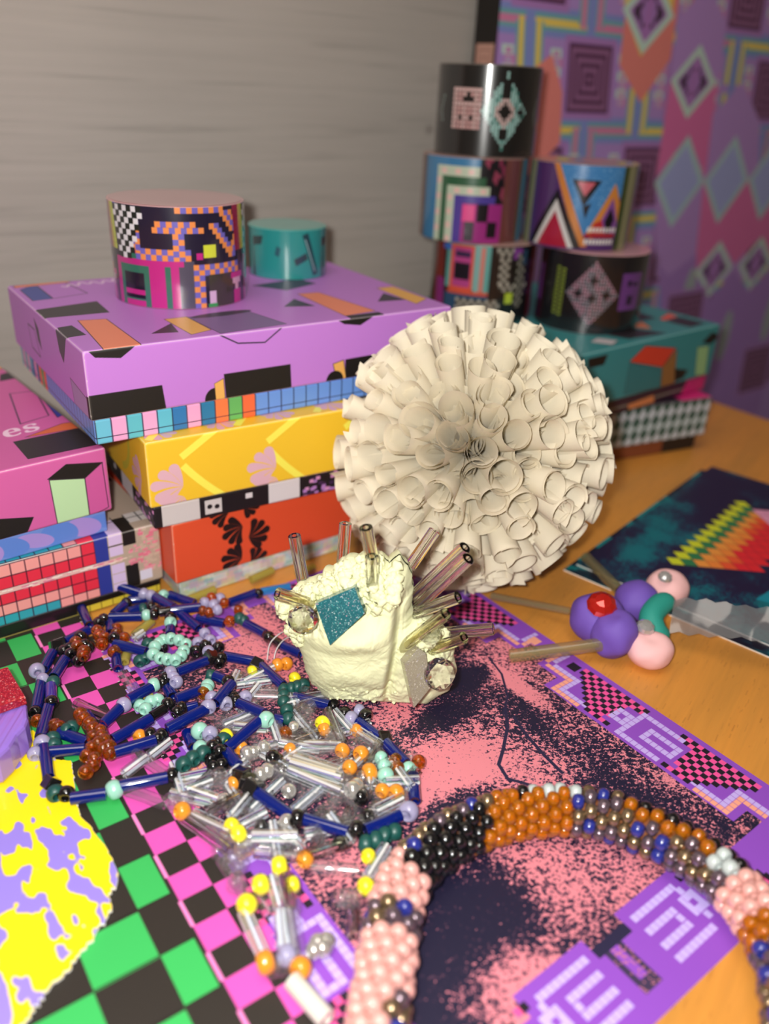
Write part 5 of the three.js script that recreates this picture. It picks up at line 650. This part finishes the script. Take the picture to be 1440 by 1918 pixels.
{
  const O = at(540, 1500, 0).setY(0), t = thing('bead_necklace', 'heap of clear glass tube beads with yellow and orange beads', 'necklace', O);
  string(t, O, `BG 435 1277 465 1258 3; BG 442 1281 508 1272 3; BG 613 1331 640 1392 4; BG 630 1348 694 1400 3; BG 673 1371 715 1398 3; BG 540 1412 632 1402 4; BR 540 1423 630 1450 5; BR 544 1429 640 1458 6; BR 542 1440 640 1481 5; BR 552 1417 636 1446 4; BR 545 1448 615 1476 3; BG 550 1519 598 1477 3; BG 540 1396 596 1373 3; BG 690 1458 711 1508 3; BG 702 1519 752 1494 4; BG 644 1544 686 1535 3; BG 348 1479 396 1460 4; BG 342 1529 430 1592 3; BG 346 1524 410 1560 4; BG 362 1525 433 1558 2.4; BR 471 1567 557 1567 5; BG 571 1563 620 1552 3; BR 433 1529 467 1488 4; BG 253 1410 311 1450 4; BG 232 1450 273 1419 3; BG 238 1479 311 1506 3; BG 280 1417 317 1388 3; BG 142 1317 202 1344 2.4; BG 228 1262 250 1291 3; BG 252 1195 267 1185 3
    BG 582 1624 672 1631 3; BG 688 1643 723 1586 3; BG 662 1711 664 1752 2; BG 400 1565 457 1596 2; BG 457 1706 492 1787 5 3; BG 483 1676 507 1708 5 4; BG 509 1642 525 1700 6 4; BG 535 1638 539 1702 6 4; BG 549 1664 551 1708 4; BG 525 1706 532 1782 5 3; BG 545 1713 560 1796 5 3; BG 534 1708 546 1784 3; BW 547 1836 612 1910 3; BG 415 1610 462 1680 3; BG 420 1470 466 1440 3
    BO 470 1086 510 1068 2; BO 345 1126 402 1104 2; BO 233 1240 243 1208 2; BO 252 1190 284 1164 2; BO 262 1312 284 1302 2; BO 556 1075 588 1062 2
    y 473 1258 3; y 552 1270 3; y 604 1355 5 1.15; y 424 1378 5; y 434 1546 4; y 447 1561 5 1.15; y 523 1622 6.4 1.15; y 488 1657 6 1.2; y 462 1694 6 1.25; y 548 1657 5; y 690 1604 3; y 685 1660 3.4 1.1
    o 520 1245 3 1.1; o 536 1243 3 1.1; o 607 1366 5; o 667 1368 3; o 641 1406 5 1.05; o 676 1412 5 1.1; o 655 1437 5; o 692 1446 5 1.15; o 716 1481 4; o 742 1485 4 1.1; o 341 1519 5 1.2; o 438 1466 4; o 571 1610 3.4 1.15; o 497 1803 4 1.3; o 563 1813 4 1.2; o 262 1379 3; o 450 1400 3; o 544 1405 3
    p 537 1790 4 1.2; s 596 1766 3; s 604 1776 3; s 588 1780 2.6; s 610 1764 2.6; w 507 1812 3 1.2; w 525 1808 3 1.2; w 548 1805 3 1.2; w 640 1684 3 1.2; w 652 1683 3 1.2; w 664 1682 3 1.2; w 330 1508 4 1.2; w 322 1500 4 1.2; w 345 1500 5 1.2; w 404 1458 5 1.2; w 412 1453 5 1.2; k 511 1419 5 1.1; k 530 1440 3; k 490 1548 3
    s 463 1412 4.4 1.1; s 475 1409 4.4; w 484 1404 5 1.2; s 494 1400 5; w 505 1398 5 1.2; s 488 1451 5 1.1; s 500 1444 5.4 1.1; w 512 1440 5.4 1.2; w 526 1446 5.4 1.2; s 660 1480 4.6 1.2; s 668 1470 4; w 650 1466 5 1.2; w 680 1486 4 1.2; w 566 1330 4 1.2; w 576 1340 4 1.2; w 560 1352 4 1.2; w 580 1325 4 1.2; w 612 1383 4 1.2; w 618 1376 4 1.2; w 618 1394 4 1.2; w 663 1398 5 1.2; w 640 1425 5 1.2; w 700 1431 4 1.2`);
  const zone = [[395, 1290], [470, 1245], [570, 1275], [640, 1335], [705, 1390], [760, 1440], [758, 1500], [690, 1550], [640, 1585], [560, 1615], [480, 1600], [420, 1540], [345, 1515], [330, 1460], [370, 1400], [380, 1340]];
  const inside = (x, y) => { let c = false; for (let i = 0, j = zone.length - 1; i < zone.length; j = i++) { const [a, b] = zone[i], [d, e] = zone[j]; if ((b > y) !== (e > y) && x < (d - a) * (y - b) / (e - b) + a) c = !c; } return c; };
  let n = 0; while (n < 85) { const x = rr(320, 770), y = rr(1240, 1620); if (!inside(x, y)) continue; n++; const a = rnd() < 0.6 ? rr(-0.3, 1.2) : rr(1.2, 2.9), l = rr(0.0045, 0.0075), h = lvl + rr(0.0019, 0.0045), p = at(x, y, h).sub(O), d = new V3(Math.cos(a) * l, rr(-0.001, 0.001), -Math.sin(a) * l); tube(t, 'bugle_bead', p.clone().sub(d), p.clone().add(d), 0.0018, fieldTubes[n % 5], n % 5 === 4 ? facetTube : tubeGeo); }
  n = 0; while (n < 50) { const x = rr(320, 770), y = rr(1290, 1620); if (!inside(x, y)) continue; n++; bead(t, 'seed_bead', at(x, y, lvl + rr(0.0023, 0.005)).sub(O), 0.0023, seedMat[n % 9 === 0 ? 's' : n % 17 === 0 ? 'k' : 'w'], new V3(rr(-1, 1), rr(-0.6, 0.6), rr(-1, 1)).normalize()); }
  n = 0; while (n < 16) { const p = at(rr(400, 470), rr(1565, 1680), lvl + 0.0026).sub(O); n++; bead(t, 'seed_bead', p, 0.0023, seedMat.w, new V3(rr(-1, 1), 0.2, rr(-1, 1)).normalize()); }
}
{
  const O = at(1000, 1640, 0).setY(0), t = thing('bead_rope', 'thick bead rope in pink, black, amber and grey, curving in front', 'necklace', O);
  const way = [[700, 2010], [708, 1905], [722, 1810], [735, 1725], [757, 1655], [796, 1606], [858, 1562], [930, 1533], [1000, 1520], [1070, 1518], [1140, 1529], [1210, 1555], [1280, 1590], [1342, 1634], [1398, 1690], [1444, 1756], [1476, 1836], [1490, 1930]];
  const RC = 0.0054, r0 = 0.0022, curve = new THREE.CatmullRomCurve3(way.map(([x, y]) => at(x, y, 0.0084).sub(O))), len = curve.getLength(), rows = Math.floor(len / 0.0036), per = 8;
  part(t, 'cord', along(curve, s => 0.0040, 90, 14), std(lin(0.22, 0.07, 0.02), 0.9));
  const M = { pink: phys(lin(0.74, 0.37, 0.33), 0.22, { clearcoat: 1, clearcoatRoughness: 0.04 }), iris: phys(lin(0.30, 0.21, 0.12), 0.22, { metalness: 0.75, clearcoat: 1 }), irisv: phys(lin(0.17, 0.12, 0.15), 0.22, { metalness: 0.6, clearcoat: 1 }), blue: phys(lin(0.02, 0.03, 0.24), 0.18, { clearcoat: 1 }), black: seedMat.k, amber: phys(lin(0.88, 0.30, 0.01), 0.07, { transmission: 0.7, thickness: 0.002, ior: 1.5, clearcoat: 0.6 }), grey: phys(lin(0.50, 0.56, 0.55), 0.3, { clearcoat: 1 }) };
  const mixIris = (i, k) => { const h = hash2(i * 3 + 5, k * 7 + 1); return h < 0.5 ? 'iris' : h < 0.86 ? 'irisv' : 'blue'; };
  const colour = (u, f, i, k) => {                       // u: along the way points, f: angle from the top, negative on the outside of the curve
    if (u < 4.35 - f * 0.25) { if (u < 1.35 && f > 0.35) return mixIris(i, k); if (u > 2.75 && u < 3.35) return f > -1.2 ? mixIris(i, k) : (u < 3.1 ? mixIris(i, k) : 'pink'); return 'pink'; }
    if (u < 6.75 - f * 0.2) return f < -0.4 ? mixIris(i, k) : 'black';
    if (f < -0.5) return u < 7.7 ? 'amber' : u < 9.25 ? (hash2(i, 3) < 0.15 ? 'black' : 'grey') : u < 10.2 ? mixIris(i, k) : u < 13.6 ? 'black' : u < 14.6 ? 'pink' : 'black';
    if (u < 9.05 - f * 0.1) return 'amber';
    if (u < 10.35) return f > 0.3 && u > 9.9 && hash2(i, k) < 0.3 ? 'amber' : (hash2(i, k + 9) < 0.8 ? (k & 1 ? 'iris' : 'irisv') : 'blue');
    if (u < 11.3) return f < 0.35 ? 'amber' : mixIris(i, k);
    if (u < 12.0) return f < -0.2 ? 'blue' : f < 0.5 ? 'amber' : mixIris(i, k);
    if (u < 12.75) return f < 0.1 ? 'amber' : mixIris(i, k);
    if (u < 13.6) return f < 0.75 ? 'grey' : mixIris(i, k);
    if (u < 14.7) return 'pink'; if (u < 15.2) return 'amber'; return f < 0.2 ? 'pink' : mixIris(i, k);
  };
  const seen = [], rest = [], eye = new V3(0, S, 0).sub(O);
  for (let i = 0; i <= rows; i++) { const s = i / rows, T = curve.getTangentAt(s), p = curve.getPointAt(s), u = curve.getUtoTmapping(s) * (way.length - 1), right = T.clone().cross(UP).normalize();
    for (let k = 0; k < per; k++) { let f = (k + (i & 1) * 0.5) / per * 2 * Math.PI + i * 0.05; f = Math.atan2(Math.sin(f), Math.cos(f)); const n = UP.clone().multiplyScalar(Math.cos(f)).addScaledVector(right, Math.sin(f)), q = p.clone().addScaledVector(n, RC * rr(0.97, 1.04)); const view = eye.clone().sub(q).normalize().dot(n); (view > 0.02 ? seen : rest).push([view, q, T.clone().addScaledVector(right, 0.18).normalize(), M[colour(u, f, i, k)]]); } }
  seen.sort((a, b) => b[0] - a[0]);
  seen.slice(0, 300).forEach(([v, q, d, m]) => bead(t, 'seed_bead', q, r0 * rr(0.95, 1.05), m, d));
  const left = seen.slice(300).concat(rest), byMat = new Map(); for (const e of left) { if (!byMat.has(e[3])) byMat.set(e[3], []); byMat.get(e[3]).push(e); }
  const geos = [], mats = [], mtx = new THREE.Matrix4(); for (const [m, list] of byMat) { geos.push(mergeGeometries(list.map(([v, q, d]) => seedGeo.clone().applyMatrix4(mtx.compose(q, new THREE.Quaternion().setFromUnitVectors(UP, d), new V3(r0, r0, r0)))))); mats.push(m); }
  part(t, 'underside_beads', mergeGeometries(geos, true), mats).userData.kind = 'stuff';
}

scene.traverse(o => { if (o.isMesh) { o.castShadow = true; o.receiveShadow = true; } });
renderer.render(scene, camera);
